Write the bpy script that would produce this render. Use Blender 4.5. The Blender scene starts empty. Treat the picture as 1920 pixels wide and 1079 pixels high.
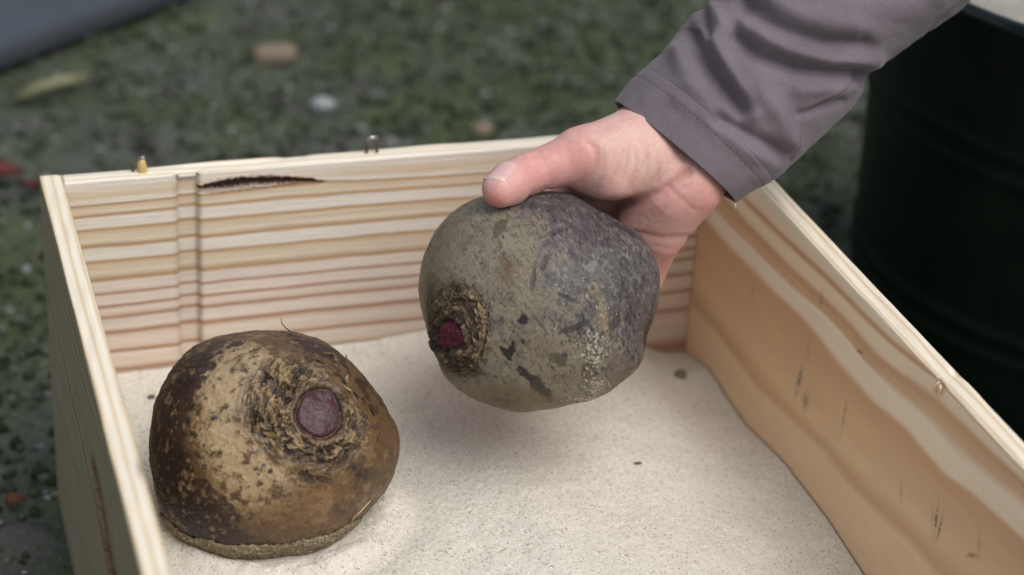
import bpy, math, random
import numpy as np
from mathutils import Vector, Matrix

rng = np.random.default_rng(7)
random.seed(7)
sc = bpy.context.scene
COL = sc.collection

# ------------------------------------------------------------------ camera
HB = 0.200                                   # box height; ground is z = 0, rim of the box z = HB
CAM = np.array([-0.09181, -0.97632, 0.46929 + HB])
CR = np.array([0.95246483, -0.29944041, 0.05609093])     # right
CU = np.array([0.09546617, 0.46820989, 0.87844505])      # up
CF = np.array([0.28930428, 0.83133323, -0.47453988])     # forward
FPX = 3853.9
cam = bpy.data.cameras.new('camera')
cam.sensor_width = 36.0
cam.lens = FPX / 1920 * 36.0
cam.clip_start = 0.01
cam.clip_end = 500
cam.dof.use_dof = True
cam.dof.focus_distance = 0.985
cam.dof.aperture_fstop = 5.2
camo = bpy.data.objects.new('camera', cam)
m = Matrix.Identity(4)
for i in range(3):
    m[i][0], m[i][1], m[i][2], m[i][3] = CR[i], CU[i], -CF[i], CAM[i]
camo.matrix_world = m
COL.objects.link(camo)
sc.camera = camo

# ------------------------------------------------------------------ sky, soft sun, exposure
SUN_AZ = np.array([0.30, -0.62])             # horizontal direction towards the bright part of the sky
SUN_EL = math.radians(58)
w = bpy.data.worlds.new('World')
sc.world = w
w.use_nodes = True
nt = w.node_tree
nt.nodes.clear()
sky = nt.nodes.new('ShaderNodeTexSky')
sky.sky_type = 'NISHITA'
sky.sun_disc = False
sky.sun_elevation = SUN_EL
sky.sun_rotation = math.atan2(SUN_AZ[0], SUN_AZ[1])
sky.dust_density = 4.0
hs = nt.nodes.new('ShaderNodeHueSaturation')
hs.inputs['Saturation'].default_value = 0.48
bg = nt.nodes.new('ShaderNodeBackground')
bg.inputs['Strength'].default_value = 0.105
wo = nt.nodes.new('ShaderNodeOutputWorld')
nt.links.new(sky.outputs[0], hs.inputs['Color'])
nt.links.new(hs.outputs[0], bg.inputs['Color'])
nt.links.new(bg.outputs[0], wo.inputs['Surface'])
sl = bpy.data.lights.new('sun', 'SUN')
sl.energy = 1.45
sl.angle = math.radians(48)
sl.color = (1.0, 0.99, 0.975)
so = bpy.data.objects.new('sun', sl)
n = SUN_AZ / np.linalg.norm(SUN_AZ)
sd = Vector((n[0] * math.cos(SUN_EL), n[1] * math.cos(SUN_EL), math.sin(SUN_EL)))
so.rotation_euler = sd.to_track_quat('Z', 'Y').to_euler()
so.location = sd * 5
COL.objects.link(so)
sc.view_settings.view_transform = 'Standard'
sc.view_settings.look = 'None'
sc.view_settings.gamma = 1
sc.view_settings.exposure = 0.17
sc.cycles.max_bounces = 8

# ------------------------------------------------------------------ helpers
def s2l(c):
    c = np.asarray(c, float) / 255.0
    return np.where(c <= 0.04045, c / 12.92, ((c + 0.055) / 1.055) ** 2.4)

def at(px, py, d):
    """world point on the ray of a photograph pixel at optical depth d"""
    return CAM + d * (CF + (px - 960) / FPX * CR - (py - 539.5) / FPX * CU)

def on_plane(px, py, axis, v):
    r = CF + (px - 960) / FPX * CR - (py - 539.5) / FPX * CU
    return CAM + r * ((v - CAM[axis]) / r[axis])

def sstep(a, b, x):
    t = np.clip((x - a) / (b - a), 0, 1)
    return t * t * (3 - 2 * t)

def _h(ix, iy, iz, seed):
    n = (ix.astype(np.uint32) * np.uint32(374761393) + iy.astype(np.uint32) * np.uint32(668265263)
         + iz.astype(np.uint32) * np.uint32(2147483647) + np.uint32((seed * 974711 + 12345) & 0xffffffff))
    n = (n ^ (n >> np.uint32(13))) * np.uint32(1274126177)
    n = (n ^ (n >> np.uint32(15))) * np.uint32(2246822519)
    n = n ^ (n >> np.uint32(16))
    return n.astype(np.float64) / 4294967295.0

def noise(p, seed=0):
    """value noise in [-1, 1], p (N,3)"""
    p = np.asarray(p, float)
    i = np.floor(p).astype(np.int64)
    f = p - i
    f = f * f * f * (f * (f * 6 - 15) + 10)
    i = i + 100000
    out = 0
    for dx in (0, 1):
        wx = f[:, 0] if dx else 1 - f[:, 0]
        for dy in (0, 1):
            wy = f[:, 1] if dy else 1 - f[:, 1]
            for dz in (0, 1):
                wz = f[:, 2] if dz else 1 - f[:, 2]
                out = out + wx * wy * wz * _h(i[:, 0] + dx, i[:, 1] + dy, i[:, 2] + dz, seed)
    return out * 2 - 1

def fbm(p, octv=4, seed=0, gain=0.5, lac=2.03):
    a, s, t = 1.0, 0.0, 0.0
    p = np.asarray(p, float)
    for k in range(octv):
        s = s + a * noise(p, seed + k * 17)
        t += a
        a *= gain
        p = p * lac + 3.7
    return s / t

def mesh_obj(name, verts, faces, mat=None, parent=None, cols=None, smooth=True):
    me = bpy.data.meshes.new(name)
    verts = np.asarray(verts, np.float32)
    if isinstance(faces, np.ndarray):
        k = faces.shape[1]
        me.vertices.add(len(verts))
        me.vertices.foreach_set('co', verts.ravel())
        me.loops.add(faces.size)
        me.loops.foreach_set('vertex_index', faces.astype(np.int32).ravel())
        me.polygons.add(len(faces))
        me.polygons.foreach_set('loop_start', np.arange(0, faces.size, k, dtype=np.int32))
        me.update(calc_edges=True)
        me.validate()
    else:
        me.from_pydata([tuple(map(float, v)) for v in verts], [], faces)
    if cols is not None:
        a = me.color_attributes.new('col', 'FLOAT_COLOR', 'POINT')
        c = np.ones((len(verts), 4), np.float32)
        c[:, :3] = np.clip(cols, 0, 1)
        a.data.foreach_set('color', c.ravel())
    if smooth:
        me.polygons.foreach_set('use_smooth', np.ones(len(me.polygons), bool))
    if mat is not None:
        me.materials.append(mat)
    o = bpy.data.objects.new(name, me)
    COL.objects.link(o)
    if parent is not None:
        o.parent = parent
    return o

def share(name, me, parent=None):
    o = bpy.data.objects.new(name, me)
    COL.objects.link(o)
    o.parent = parent
    return o

def tag(o, label, cat=None, group=None, kind=None):
    if label: o['label'] = label
    if cat: o['category'] = cat
    if group: o['group'] = group
    if kind: o['kind'] = kind
    return o

def grid_faces(nu, nv, wrap_u=False):
    """verts indexed i*nv+j"""
    iu = np.arange(nu if wrap_u else nu - 1)
    jv = np.arange(nv - 1)
    I, J = np.meshgrid(iu, jv, indexing='ij')
    I2 = (I + 1) % nu
    return np.stack([I * nv + J, I2 * nv + J, I2 * nv + J + 1, I * nv + J + 1], -1).reshape(-1, 4)

def tube(pts, rad, seg=8, cap=True):
    pts = np.asarray(pts, float)
    n = len(pts)
    rad = np.broadcast_to(np.asarray(rad, float), (n,))
    t = np.gradient(pts, axis=0)
    t /= np.linalg.norm(t, axis=1, keepdims=True)
    ref = np.array([0.3, 0.2, 0.93])
    V = []
    for i in range(n):
        a = np.cross(t[i], ref); a /= np.linalg.norm(a)
        b = np.cross(t[i], a)
        for k in range(seg):
            q = 2 * math.pi * k / seg
            V.append(pts[i] + rad[i] * (math.cos(q) * a + math.sin(q) * b))
    F = []
    for i in range(n - 1):
        for k in range(seg):
            k2 = (k + 1) % seg
            F.append((i * seg + k, i * seg + k2, (i + 1) * seg + k2, (i + 1) * seg + k))
    if cap:
        F.append(tuple(range(seg))[::-1])
        F.append(tuple((n - 1) * seg + k for k in range(seg)))
    return V, F

ICO = None
def ico():
    global ICO
    if ICO is None:
        import bmesh
        bm = bmesh.new()
        bmesh.ops.create_icosphere(bm, subdivisions=2, radius=1)
        v = np.array([x.co for x in bm.verts])
        f = np.array([[x.index for x in y.verts] for y in bm.faces])
        bm.free()
        ICO = (v, f)
    return ICO

def mat_base(name):
    mt = bpy.data.materials.new(name)
    mt.use_nodes = True
    nt = mt.node_tree
    return mt, nt, nt.nodes['Principled BSDF']

def mat_plain(name, rgb, rough=0.6, metal=0.0, spec=0.5, var=0.25, scale=60.0, bump=0.0, bscale=300.0):
    mt, nt, b = mat_base(name)
    tc = nt.nodes.new('ShaderNodeTexCoord')
    nz = nt.nodes.new('ShaderNodeTexNoise')
    nz.inputs['Scale'].default_value = scale
    nz.inputs['Detail'].default_value = 5
    nt.links.new(tc.outputs['Object'], nz.inputs['Vector'])
    mr = nt.nodes.new('ShaderNodeMapRange')
    mr.inputs['From Min'].default_value = 0.3
    mr.inputs['From Max'].default_value = 0.7
    mr.inputs['To Min'].default_value = 1 - var
    mr.inputs['To Max'].default_value = 1 + var
    nt.links.new(nz.outputs[0], mr.inputs[0])
    mx = nt.nodes.new('ShaderNodeVectorMath')
    mx.operation = 'SCALE'
    mx.inputs[0].default_value = rgb
    nt.links.new(mr.outputs[0], mx.inputs['Scale'])
    nt.links.new(mx.outputs[0], b.inputs['Base Color'])
    b.inputs['Roughness'].default_value = rough
    b.inputs['Metallic'].default_value = metal
    b.inputs['Specular IOR Level'].default_value = spec
    if bump:
        n2 = nt.nodes.new('ShaderNodeTexNoise')
        n2.inputs['Scale'].default_value = bscale
        n2.inputs['Detail'].default_value = 6
        nt.links.new(tc.outputs['Object'], n2.inputs['Vector'])
        bp = nt.nodes.new('ShaderNodeBump')
        bp.inputs['Strength'].default_value = 1.0
        bp.inputs['Distance'].default_value = bump
        nt.links.new(n2.outputs[0], bp.inputs['Height'])
        nt.links.new(bp.outputs[0], b.inputs['Normal'])
    return mt

def mat_attr(name, rough=0.6, spec=0.4, stretch=(1, 1, 1), scale=400.0, var=0.12, bump=0.0, bscale=None, sss=0.0, rvar=0.0, gain=1.0):
    """colour attribute 'col' with fine grain on top"""
    mt, nt, b = mat_base(name)
    at_ = nt.nodes.new('ShaderNodeAttribute')
    at_.attribute_name = 'col'
    tc = nt.nodes.new('ShaderNodeTexCoord')
    mp = nt.nodes.new('ShaderNodeMapping')
    mp.inputs['Scale'].default_value = stretch
    nt.links.new(tc.outputs['Object'], mp.inputs['Vector'])
    nz = nt.nodes.new('ShaderNodeTexNoise')
    nz.inputs['Scale'].default_value = scale
    nz.inputs['Detail'].default_value = 6
    nz.inputs['Roughness'].default_value = 0.6
    nt.links.new(mp.outputs[0], nz.inputs['Vector'])
    mr = nt.nodes.new('ShaderNodeMapRange')
    mr.inputs['From Min'].default_value = 0.28
    mr.inputs['From Max'].default_value = 0.72
    mr.inputs['To Min'].default_value = (1 - var) * gain
    mr.inputs['To Max'].default_value = (1 + var) * gain
    nt.links.new(nz.outputs[0], mr.inputs[0])
    mx = nt.nodes.new('ShaderNodeVectorMath')
    mx.operation = 'SCALE'
    nt.links.new(at_.outputs['Color'], mx.inputs[0])
    nt.links.new(mr.outputs[0], mx.inputs['Scale'])
    nt.links.new(mx.outputs[0], b.inputs['Base Color'])
    b.inputs['Roughness'].default_value = rough
    b.inputs['Specular IOR Level'].default_value = spec
    if rvar:
        r2 = nt.nodes.new('ShaderNodeMapRange')
        r2.inputs['From Min'].default_value = 0.3
        r2.inputs['From Max'].default_value = 0.7
        r2.inputs['To Min'].default_value = rough - rvar
        r2.inputs['To Max'].default_value = rough + rvar
        nt.links.new(nz.outputs[0], r2.inputs[0])
        nt.links.new(r2.outputs[0], b.inputs['Roughness'])
    if bump:
        n2 = nt.nodes.new('ShaderNodeTexNoise')
        n2.inputs['Scale'].default_value = bscale or scale
        n2.inputs['Detail'].default_value = 5
        nt.links.new(mp.outputs[0], n2.inputs['Vector'])
        bp = nt.nodes.new('ShaderNodeBump')
        bp.inputs['Strength'].default_value = 1.0
        bp.inputs['Distance'].default_value = bump
        nt.links.new(n2.outputs[0], bp.inputs['Height'])
        nt.links.new(bp.outputs[0], b.inputs['Normal'])
    if sss:
        b.inputs['Subsurface Weight'].default_value = sss
        b.inputs['Subsurface Radius'].default_value = (1.0, 0.4, 0.22)
        b.inputs['Subsurface Scale'].default_value = 0.004
    return mt

# ------------------------------------------------------------------ ground
def ground_h(P):
    q = np.c_[P[:, 0], P[:, 1], np.zeros(len(P))]
    return 0.006 * fbm(q * 9, 3, 3) + 0.006 * fbm(q * 45, 4, 5)

def ground_col(P):
    q = np.c_[P[:, 0], P[:, 1], np.zeros(len(P))]
    moss = fbm(q * 4.0, 4, 11) + 0.7 * fbm(q * 26, 3, 13)
    c = s2l((80, 84, 76)) * np.ones((len(P), 1))
    m1 = sstep(-0.45, 0.15, moss)[:, None]
    green = s2l((70, 80, 54)) * (1 + 0.35 * fbm(q * 60, 3, 21)[:, None])
    c = c * (1 - m1) + green * m1
    g = sstep(0.10, 0.5, fbm(q * 20, 4, 31))[:, None]
    c = c * (1 - 0.5 * g) + s2l((104, 108, 100)) * 0.5 * g
    d = sstep(0.05, 0.5, fbm(q * 34, 4, 41))[:, None]
    c = c * (1 - 0.5 * d) + s2l((48, 53, 44)) * 0.5 * d
    return c * 0.95

gu = np.linspace(-1, 1, 561)
gx = 0.35 + 0.9 * np.sinh(gu * 4.6) / math.sinh(4.6) * 66 + gu * 0.55
gy = 0.45 + 0.9 * np.sinh(gu * 4.6) / math.sinh(4.6) * 66 + gu * 0.55
GX, GY = np.meshgrid(gx, gy, indexing='ij')
P = np.c_[GX.ravel(), GY.ravel()]
M_ground = mat_attr('mossy_paving', rough=0.85, spec=0.3, scale=160, var=0.35, bump=0.003, bscale=220)
go = mesh_obj('ground', np.c_[P, ground_h(P) - 0.004], grid_faces(561, 561), M_ground, cols=ground_col(P))
go['kind'] = 'structure'

TUB = np.array([0.68, 0.04]); TR = 0.18; TH = 0.27          # the green tub

def in_box(x, y):
    return (-0.02 < x < 0.385) and (-0.5 < y < 0.02)


def small_ico():
    import bmesh
    bm = bmesh.new()
    bmesh.ops.create_icosphere(bm, subdivisions=1, radius=1)
    v = np.array([x.co for x in bm.verts]); f = np.array([[x.index for x in y.verts] for y in bm.faces])
    bm.free()
    return v, f

def scatter(name, count, size, flat, palette, mat, label, cat, area, seed, rough=0.35, sink=0.3, mossmask=0.0):
    r = np.random.default_rng(seed)
    v0, f0 = small_ico()
    n_ = count * 3
    x = r.uniform(area[0], area[1], n_); y = r.uniform(area[2], area[3], n_)
    k = fbm(np.c_[x * 4, y * 4, 0 * x], 3, 11)
    ok = ~((x > -0.02) & (x < 0.385) & (y > -0.5) & (y < 0.02)) & ((x - TUB[0]) ** 2 + (y - TUB[1]) ** 2 > 0.19 ** 2)
    ok &= (mossmask == 0) | (mossmask * k > r.uniform(-0.9, 0.2, n_))
    x, y = x[ok][:count], y[ok][:count]
    n_ = len(x)
    s = size * np.minimum(r.lognormal(0, 0.45, n_), 2.0)
    sc3 = s[:, None] * r.uniform(0.7, 1.35, (n_, 3)) * [1, 1, flat]
    jit = 1 + rough * r.uniform(-1, 1, (n_, len(v0)))
    v = v0[None] * jit[..., None] * sc3[:, None, :]
    a = r.uniform(0, 6.28, n_)[:, None]
    v = np.stack([v[..., 0] * np.cos(a) - v[..., 1] * np.sin(a), v[..., 0] * np.sin(a) + v[..., 1] * np.cos(a), v[..., 2]], -1)
    z = ground_h(np.c_[x, y]) - 0.004 + sc3[:, 2] * (1 - 2 * sink)
    v = v + np.c_[x, y, z][:, None, :]
    F = (f0[None] + (np.arange(n_) * len(v0))[:, None, None]).reshape(-1, 3)
    pal = np.array([s2l(c_) for c_ in palette])
    c = pal[r.integers(len(pal), size=n_)] * r.uniform(0.75, 1.3, (n_, 1))
    o = mesh_obj(name, v.reshape(-1, 3), F, mat, cols=np.repeat(c, len(v0), 0))
    return tag(o, label, cat, kind='stuff')

M_moss = mat_attr('moss', rough=0.95, spec=0.1, scale=500, var=0.4, bump=0.002, bscale=700)
M_grit = mat_attr('grit', rough=0.8, spec=0.3, scale=300, var=0.25, bump=0.001)
scatter('moss', 26000, 0.0025, 0.75, [(64, 71, 52), (70, 78, 57), (57, 63, 48), (82, 89, 70), (64, 69, 59), (54, 59, 48), (92, 97, 86)], M_moss,
        'low cushions of green moss growing over the grey paving', 'moss', (-0.35, 1.15, -0.3, 1.35), 5, mossmask=1.0)
scatter('gravel', 6000, 0.0021, 0.6, [(94, 97, 92), (84, 87, 83), (110, 112, 106), (76, 76, 69), (104, 102, 92), (66, 70, 66), (128, 130, 126), (138, 140, 138)], M_grit,
        'small grey grit lying loose between the moss', 'gravel', (-0.35, 1.15, -0.3, 1.35), 6)

# ------------------------------------------------------------------ wooden box
WB = 0.360
TB = 0.0114
LB = 0.46                                      # inner length; its near end lies out of the picture
box = bpy.data.objects.new('wooden_box', None)
COL.objects.link(box)
box.location = (WB / 2, -LB / 2, 0)
tag(box, 'open pale pine box half filled with sand on mossy ground', 'box')
BOXI = Matrix.Translation((-WB / 2, LB / 2, 0))

def box_part(name, V, F, mat, cols=None, smooth=True, label=None):
    V = np.asarray(V, float) - np.array([WB / 2, -LB / 2, 0])
    o = mesh_obj(name, V, F, mat, box, cols, smooth)
    if label: o['label'] = label
    return o

def board(length, height, thick, nl, ninner, nouter, disp, colour, bevel=0.0006):
    """closed board.  local: u along length, v up, n = depth (0 at the inner face, thick at the outer face).
    the section runs up the inner face, over the top, down the outer face and back along the bottom."""
    zi = np.linspace(0, height - bevel, ninner)
    nt_ = 26
    ti = np.linspace(bevel, thick - bevel, nt_)
    zo = np.linspace(height - bevel, 0, nouter)
    sec = [(0, z, 0) for z in zi] + [(t, height, 1) for t in ti] + [(thick, z, 2) for z in zo] + [(t, 0, 3) for t in np.linspace(thick, 0, 4)[1:-1]]
    sec = np.array(sec)
    ns = len(sec)
    u = np.linspace(0, length, nl)
    U = np.repeat(u, ns)
    N = np.tile(sec[:, 0], nl); Vv = np.tile(sec[:, 1], nl); S = np.tile(sec[:, 2], nl).astype(int)
    dn, dv = disp(U, Vv, N, S)
    c = colour(U, Vv, N, S)
    N2, V2 = N + dn, Vv + dv
    idx = np.arange(nl * ns).reshape(nl, ns)
    a = idx[:-1]; b = idx[1:]
    F = np.stack([a, np.roll(a, -1, 1), np.roll(b, -1, 1), b], -1).reshape(-1, 4)
    # end caps as strips of quads between inner and outer sides: fan through a centre vertex
    U = np.append(U, [0, length]); V2 = np.append(V2, [height / 2] * 2); N2 = np.append(N2, [thick / 2] * 2)
    c = np.concatenate([c, c[:1] * 0.9, c[:1] * 0.9])
    T = []
    k0, k1 = nl * ns, nl * ns + 1
    for j in range(ns):
        j2 = (j + 1) % ns
        T.append((int(idx[0, j2]), int(idx[0, j]), k0))
        T.append((int(idx[-1, j]), int(idx[-1, j2]), k1))
    return U, V2, N2, F, T, c

def board_mesh(U, V, N, F, T, c, place, name, mat, label, flip=False):
    P = place(U, V, N)
    allf = np.concatenate([F, np.array([(a, b, cc, cc) for a, b, cc in T])])
    if flip: allf = allf[:, ::-1]
    me_faces = [tuple(f[:4]) if f[2] != f[3] and len(set(f)) == 4 else tuple(dict.fromkeys(int(x) for x in f)) for f in allf.tolist()]
    return box_part(name, P, me_faces, mat, c, True, label)

# growth rings of the far board, read from the photograph down one column: (pixel row at column 245, colour)
TONE = {'L': (230, 222, 209), 'M': (225, 211, 190), 'N': (216, 196, 167), 'D': (182, 148, 108), 'l': (226, 212, 199), 'm': (220, 201, 183), 'd': (172, 132, 106)}
RINGS = [(338, 'L'), (350, 'M'), (360, 'N'), (368, 'M'), (371, 'L'), (375, 'L'), (378, 'D'), (382, 'N'), (392, 'M'), (398, 'D'), (402, 'L'), (420, 'L'), (424, 'D'), (429, 'N'), (446, 'M'), (456, 'D'),
         (460, 'L'), (480, 'L'), (484, 'D'), (489, 'N'), (506, 'M'), (519, 'D'), (523, 'l'), (540, 'l'), (545, 'd'), (548, 'l'), (564, 'l'), (569, 'd'), (573, 'l'), (584, 'm'), (590, 'd'), (594, 'l'),
         (611, 'l'), (618, 'd'), (624, 'm'), (632, 'l'), (647, 'm'), (654, 'd'), (658, 'l'), (681, 'm'), (689, 'd'), (694, 'm'), (740, 'm'), (760, 'd'), (800, 'm')]
RINGS = sorted([(y_, TONE[t_]) for y_, t_ in RINGS] + [(y_ - 2, TONE[t_]) for y_, t_ in RINGS if t_ in 'Dd'])
rz = np.array([on_plane(245, py, 1, 0.0)[2] for py, _ in RINGS])[::-1]
rc = np.array([s2l(c) for _, c in RINGS])[::-1]
GROOVE = (on_plane(333, 470, 1, 0)[0], on_plane(373, 470, 1, 0)[0])
SLIT = [on_plane(x, y, 1, 0) for x, y in ((368, 354), (430, 345), (500, 339), (560, 338), (612, 341))]
slx = np.array([q[0] for q in SLIT]); slz = np.array([q[2] for q in SLIT])

def slit_field(x, v):
    zc = np.interp(x, slx, slz)
    t = np.clip((x - slx[0]) / (slx[-1] - slx[0]), 0, 1)
    hw = 0.0036 * np.sqrt(np.clip(4 * t * (1 - t), 0, 1)) * (1 - 0.55 * t) + 1e-6
    inside = (x > slx[0]) & (x < slx[-1])
    q = np.c_[x * 900, v * 1500, 0 * x]
    d = np.abs(v - zc) / hw + 0.35 * noise(q, 3)
    return np.where(inside, d, 9.0)

def far_disp(U, V, N, S):
    dn = np.zeros_like(U); dv = np.zeros_like(U)
    q = np.c_[U * 30, V * 900, N * 900]
    fine = noise(q, 71)
    inner = S == 0
    g = sstep(GROOVE[0] - 0.0006, GROOVE[0] + 0.0012, U) * (1 - sstep(GROOVE[1] - 0.0006, GROOVE[1] + 0.0006, U))
    dn[inner] += 0.0028 * g[inner] - 0.00008 * fine[inner]
    s = slit_field(U, V)
    dn[inner] += (0.0042 * (1 - sstep(0.55, 1.1, s)))[inner]
    dn[inner] -= (0.0005 * np.exp(-((s - 1.2) / 0.3) ** 2))[inner]
    top = S == 1
    q2 = np.c_[U * 40, N * 300, 0 * U]
    chip = 0.0016 * np.exp(-((U - on_plane(548, 290, 2, HB)[0]) / 0.006) ** 2) * sstep(0.006, TB, N)
    dv[top] += (0.0005 * noise(q2, 8) - chip + 0.0012 * fbm(np.c_[U * 8, N * 60, 0 * U], 2, 77) * sstep(0.004, TB, N))[top]
    dv[top] -= (0.0024 * g * sstep(0.004, 0.0025, N))[top]
    return dn, dv

def far_col(U, V, N, S):
    bend = 0.0024 * np.exp(-((U - 0.125) / 0.035) ** 2) * np.exp(-((V - slz.mean()) / 0.008) ** 2) * np.sign(V - slz.mean())
    z = V + 0.0005 * fbm(np.c_[U * 14, V * 50, 0 * U], 3, 9) + bend + 0.0010 * noise(np.c_[U * 7, 0 * U, 0 * U], 4) + 0.00035 * fbm(np.c_[U * 60, V * 90, 0 * U], 3, 12)
    c = np.stack([np.interp(z, rz, rc[:, k]) for k in range(3)], 1)
    fl = fbm(np.c_[U * 5, z * 1300, 0 * U], 3, 14)      # fainter rings between the strong ones
    c = c * (1 + 0.07 * fl + 0.05 * fbm(np.c_[U * 12, z * 130, 0 * U], 3, 16))[:, None]
    red = sstep(0.18, 0.36, U)[:, None]
    c = c * (1 - 0.2 * red) + c * np.array([0.93, 0.74, 0.58]) * 0.2 * red
    top = S == 1
    st = 0.5 + 0.5 * np.sin(N / TB * 15 + 2 * noise(np.c_[U * 6, 0 * U, 0 * U], 6) + U * 18)
    ct = s2l((238, 229, 212)) * (1 - st[:, None] ** 3 * 0.32 * np.array([0.5, 0.8, 1.2]))
    c[top] = ct[top]
    fib = 1 + 0.05 * noise(np.c_[U * 60, V * 3000, N * 3000], 91)
    c = c * fib[:, None]
    s = slit_field(U, V)
    k = (1 - sstep(0.75, 1.15, s)) * (S == 0)
    crust = s2l((66, 46, 36)) * (1 + 0.9 * noise(np.c_[U * 2500, V * 2500, 0 * U], 5)[:, None])
    c = c * (1 - k[:, None]) + np.clip(crust, 0.004, 1) * k[:, None]
    k2 = np.exp(-((s - 1.25) / 0.35) ** 2) * (S == 0) * 0.6
    c = c * (1 - k2[:, None]) + s2l((120, 70, 40)) * k2[:, None]
    gl = np.exp(-((U - GROOVE[1]) / 0.0018) ** 2) * (S == 0) * 0.42      # darker brown along both groove edges, fainter across its floor
    gl += np.exp(-((U - GROOVE[0]) / 0.0018) ** 2) * (S == 0) * 0.32
    gl *= 0.8 + 0.3 * noise(np.c_[U * 0, V * 260, 0 * U], 15)
    gl += 0.10 * ((U > GROOVE[0]) & (U < GROOVE[1]) & (S == 0))
    c = c * (1 - np.clip(gl, 0, 1)[:, None]) + s2l((120, 92, 66)) * np.clip(gl, 0, 1)[:, None]
    return c

M_wood_x = mat_attr('pine_cross', rough=0.55, spec=0.35, stretch=(0.06, 1, 1), scale=900, var=0.07, bump=0.00012, bscale=900)
M_wood_y = mat_attr('pine_long', rough=0.5, spec=0.35, stretch=(1, 0.05, 1), scale=900, var=0.045, bump=0.00012, bscale=900)
r_ = board(WB - 0.0004, HB, TB, 380, 520, 24, far_disp, far_col)
board_mesh(*r_, lambda U, V, N: np.c_[U + 0.0002, N, V], 'end_board', M_wood_x, 'pine end board with a sawn groove and a dark knot slit', flip=False)

# the sunken-grain side board whose inner face is seen
CUR = [
    ([(1420, 350), (1500, 435), (1600, 540), (1764, 716), (1920, 884)], (214, 196, 168)),
    ([(1408, 372), (1446, 410), (1484, 446), (1552, 510), (1626, 584), (1680, 636), (1722, 668), (1762, 704), (1850, 800), (1920, 872)], (204, 184, 156)),
    ([(1404, 382), (1442, 418), (1480, 455), (1548, 520), (1622, 594), (1676, 645), (1718, 679), (1762, 713), (1850, 806), (1920, 880)], (176, 130, 84)),
    ([(1400, 392), (1438, 430), (1478, 468), (1544, 530), (1618, 604), (1672, 654), (1716, 688), (1762, 722), (1850, 815), (1920, 890)], (206, 186, 156)),
    ([(1396, 402), (1434, 442), (1474, 482), (1540, 545), (1596, 598), (1660, 668), (1710, 702), (1756, 734), (1845, 822), (1920, 896)], (204, 182, 150)),
    ([(1390, 412), (1430, 452), (1470, 494), (1536, 556), (1590, 610), (1640, 668), (1700, 714), (1746, 748), (1840, 836), (1920, 908)], (176, 132, 88)),
    ([(1372, 420), (1416, 462), (1460, 506), (1526, 568), (1580, 622), (1620, 672), (1690, 728), (1740, 768), (1830, 852), (1920, 930)], (184, 146, 102)),
    ([(1362, 424), (1404, 466), (1446, 508), (1490, 550), (1545, 590), (1590, 640), (1630, 690), (1676, 740), (1730, 786), (1768, 832), (1800, 868), (1850, 904), (1920, 962)], (206, 190, 164)),
    ([(1342, 424), (1382, 466), (1424, 508), (1458, 545), (1512, 592), (1552, 640), (1594, 692), (1640, 744), (1702, 796), (1740, 842), (1776, 884), (1828, 920), (1920, 1004)], (204, 186, 158)),
    ([(1332, 428), (1370, 472), (1410, 514), (1446, 552), (1500, 600), (1540, 648), (1580, 702), (1630, 756), (1692, 806), (1730, 852), (1764, 892), (1820, 932), (1920, 1020)], (178, 134, 90)),
    ([(1312, 470), (1350, 520), (1400, 580), (1440, 630), (1490, 690), (1540, 742), (1600, 800), (1660, 860), (1720, 915), (1800, 985), (1920, 1090)], (186, 148, 104)),
    ([(1308, 520), (1340, 568), (1390, 630), (1430, 682), (1480, 740), (1530, 796), (1590, 856), (1650, 910), (1710, 966), (1790, 1035), (1920, 1150)], (194, 160, 118)),
    ([(1304, 574), (1341, 615), (1386, 670), (1424, 722), (1500, 792), (1548, 836), (1596, 898), (1644, 947), (1692, 988), (1721, 1014), (1760, 1066), (1920, 1220)], (180, 140, 96)),
    ([(1304, 590), (1341, 631), (1386, 688), (1415, 733), (1494, 810), (1540, 856), (1588, 918), (1636, 966), (1686, 1010), (1712, 1034), (1750, 1084), (1920, 1240)], (198, 168, 128)),
    ([(1295, 660), (1330, 710), (1370, 770), (1440, 850), (1520, 950), (1580, 1030), (1640, 1110), (1920, 1360)], (200, 168, 130)),
]
crv = []
for pts, colr in CUR:
    q = np.array([on_plane(x, y, 0, WB) for x, y in pts])
    o_ = np.argsort(q[:, 1])
    k_ = s2l(colr) * 1.75
    k_ = k_ * 0.94 + 0.06 * s2l((192, 160, 122)) * 1.62
    crv.append((q[o_, 1], q[o_, 2], k_ * 0.78 + 0.22 * k_.mean() * np.array([1.04, 1.0, 0.94])))

def side_col_inner(Y, Z):
    ks = np.stack([np.interp(Y, a, b) for a, b, _ in crv], 1)       # descending z
    ks = np.minimum.accumulate(ks - np.arange(len(crv)) * 1e-5, axis=1)
    out = np.tile(crv[0][2], (len(Y), 1))
    for k in range(len(crv) - 1):
        t = np.clip((ks[:, k] - Z) / (ks[:, k] - ks[:, k + 1]), 0, 1)
        t = t * t * (3 - 2 * t)
        sel = Z <= ks[:, k]
        out[sel] = (crv[k][2] * (1 - t[:, None]) + crv[k + 1][2] * t[:, None])[sel]
    return out

SPL = on_plane(1764, 716, 2, HB)

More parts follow.
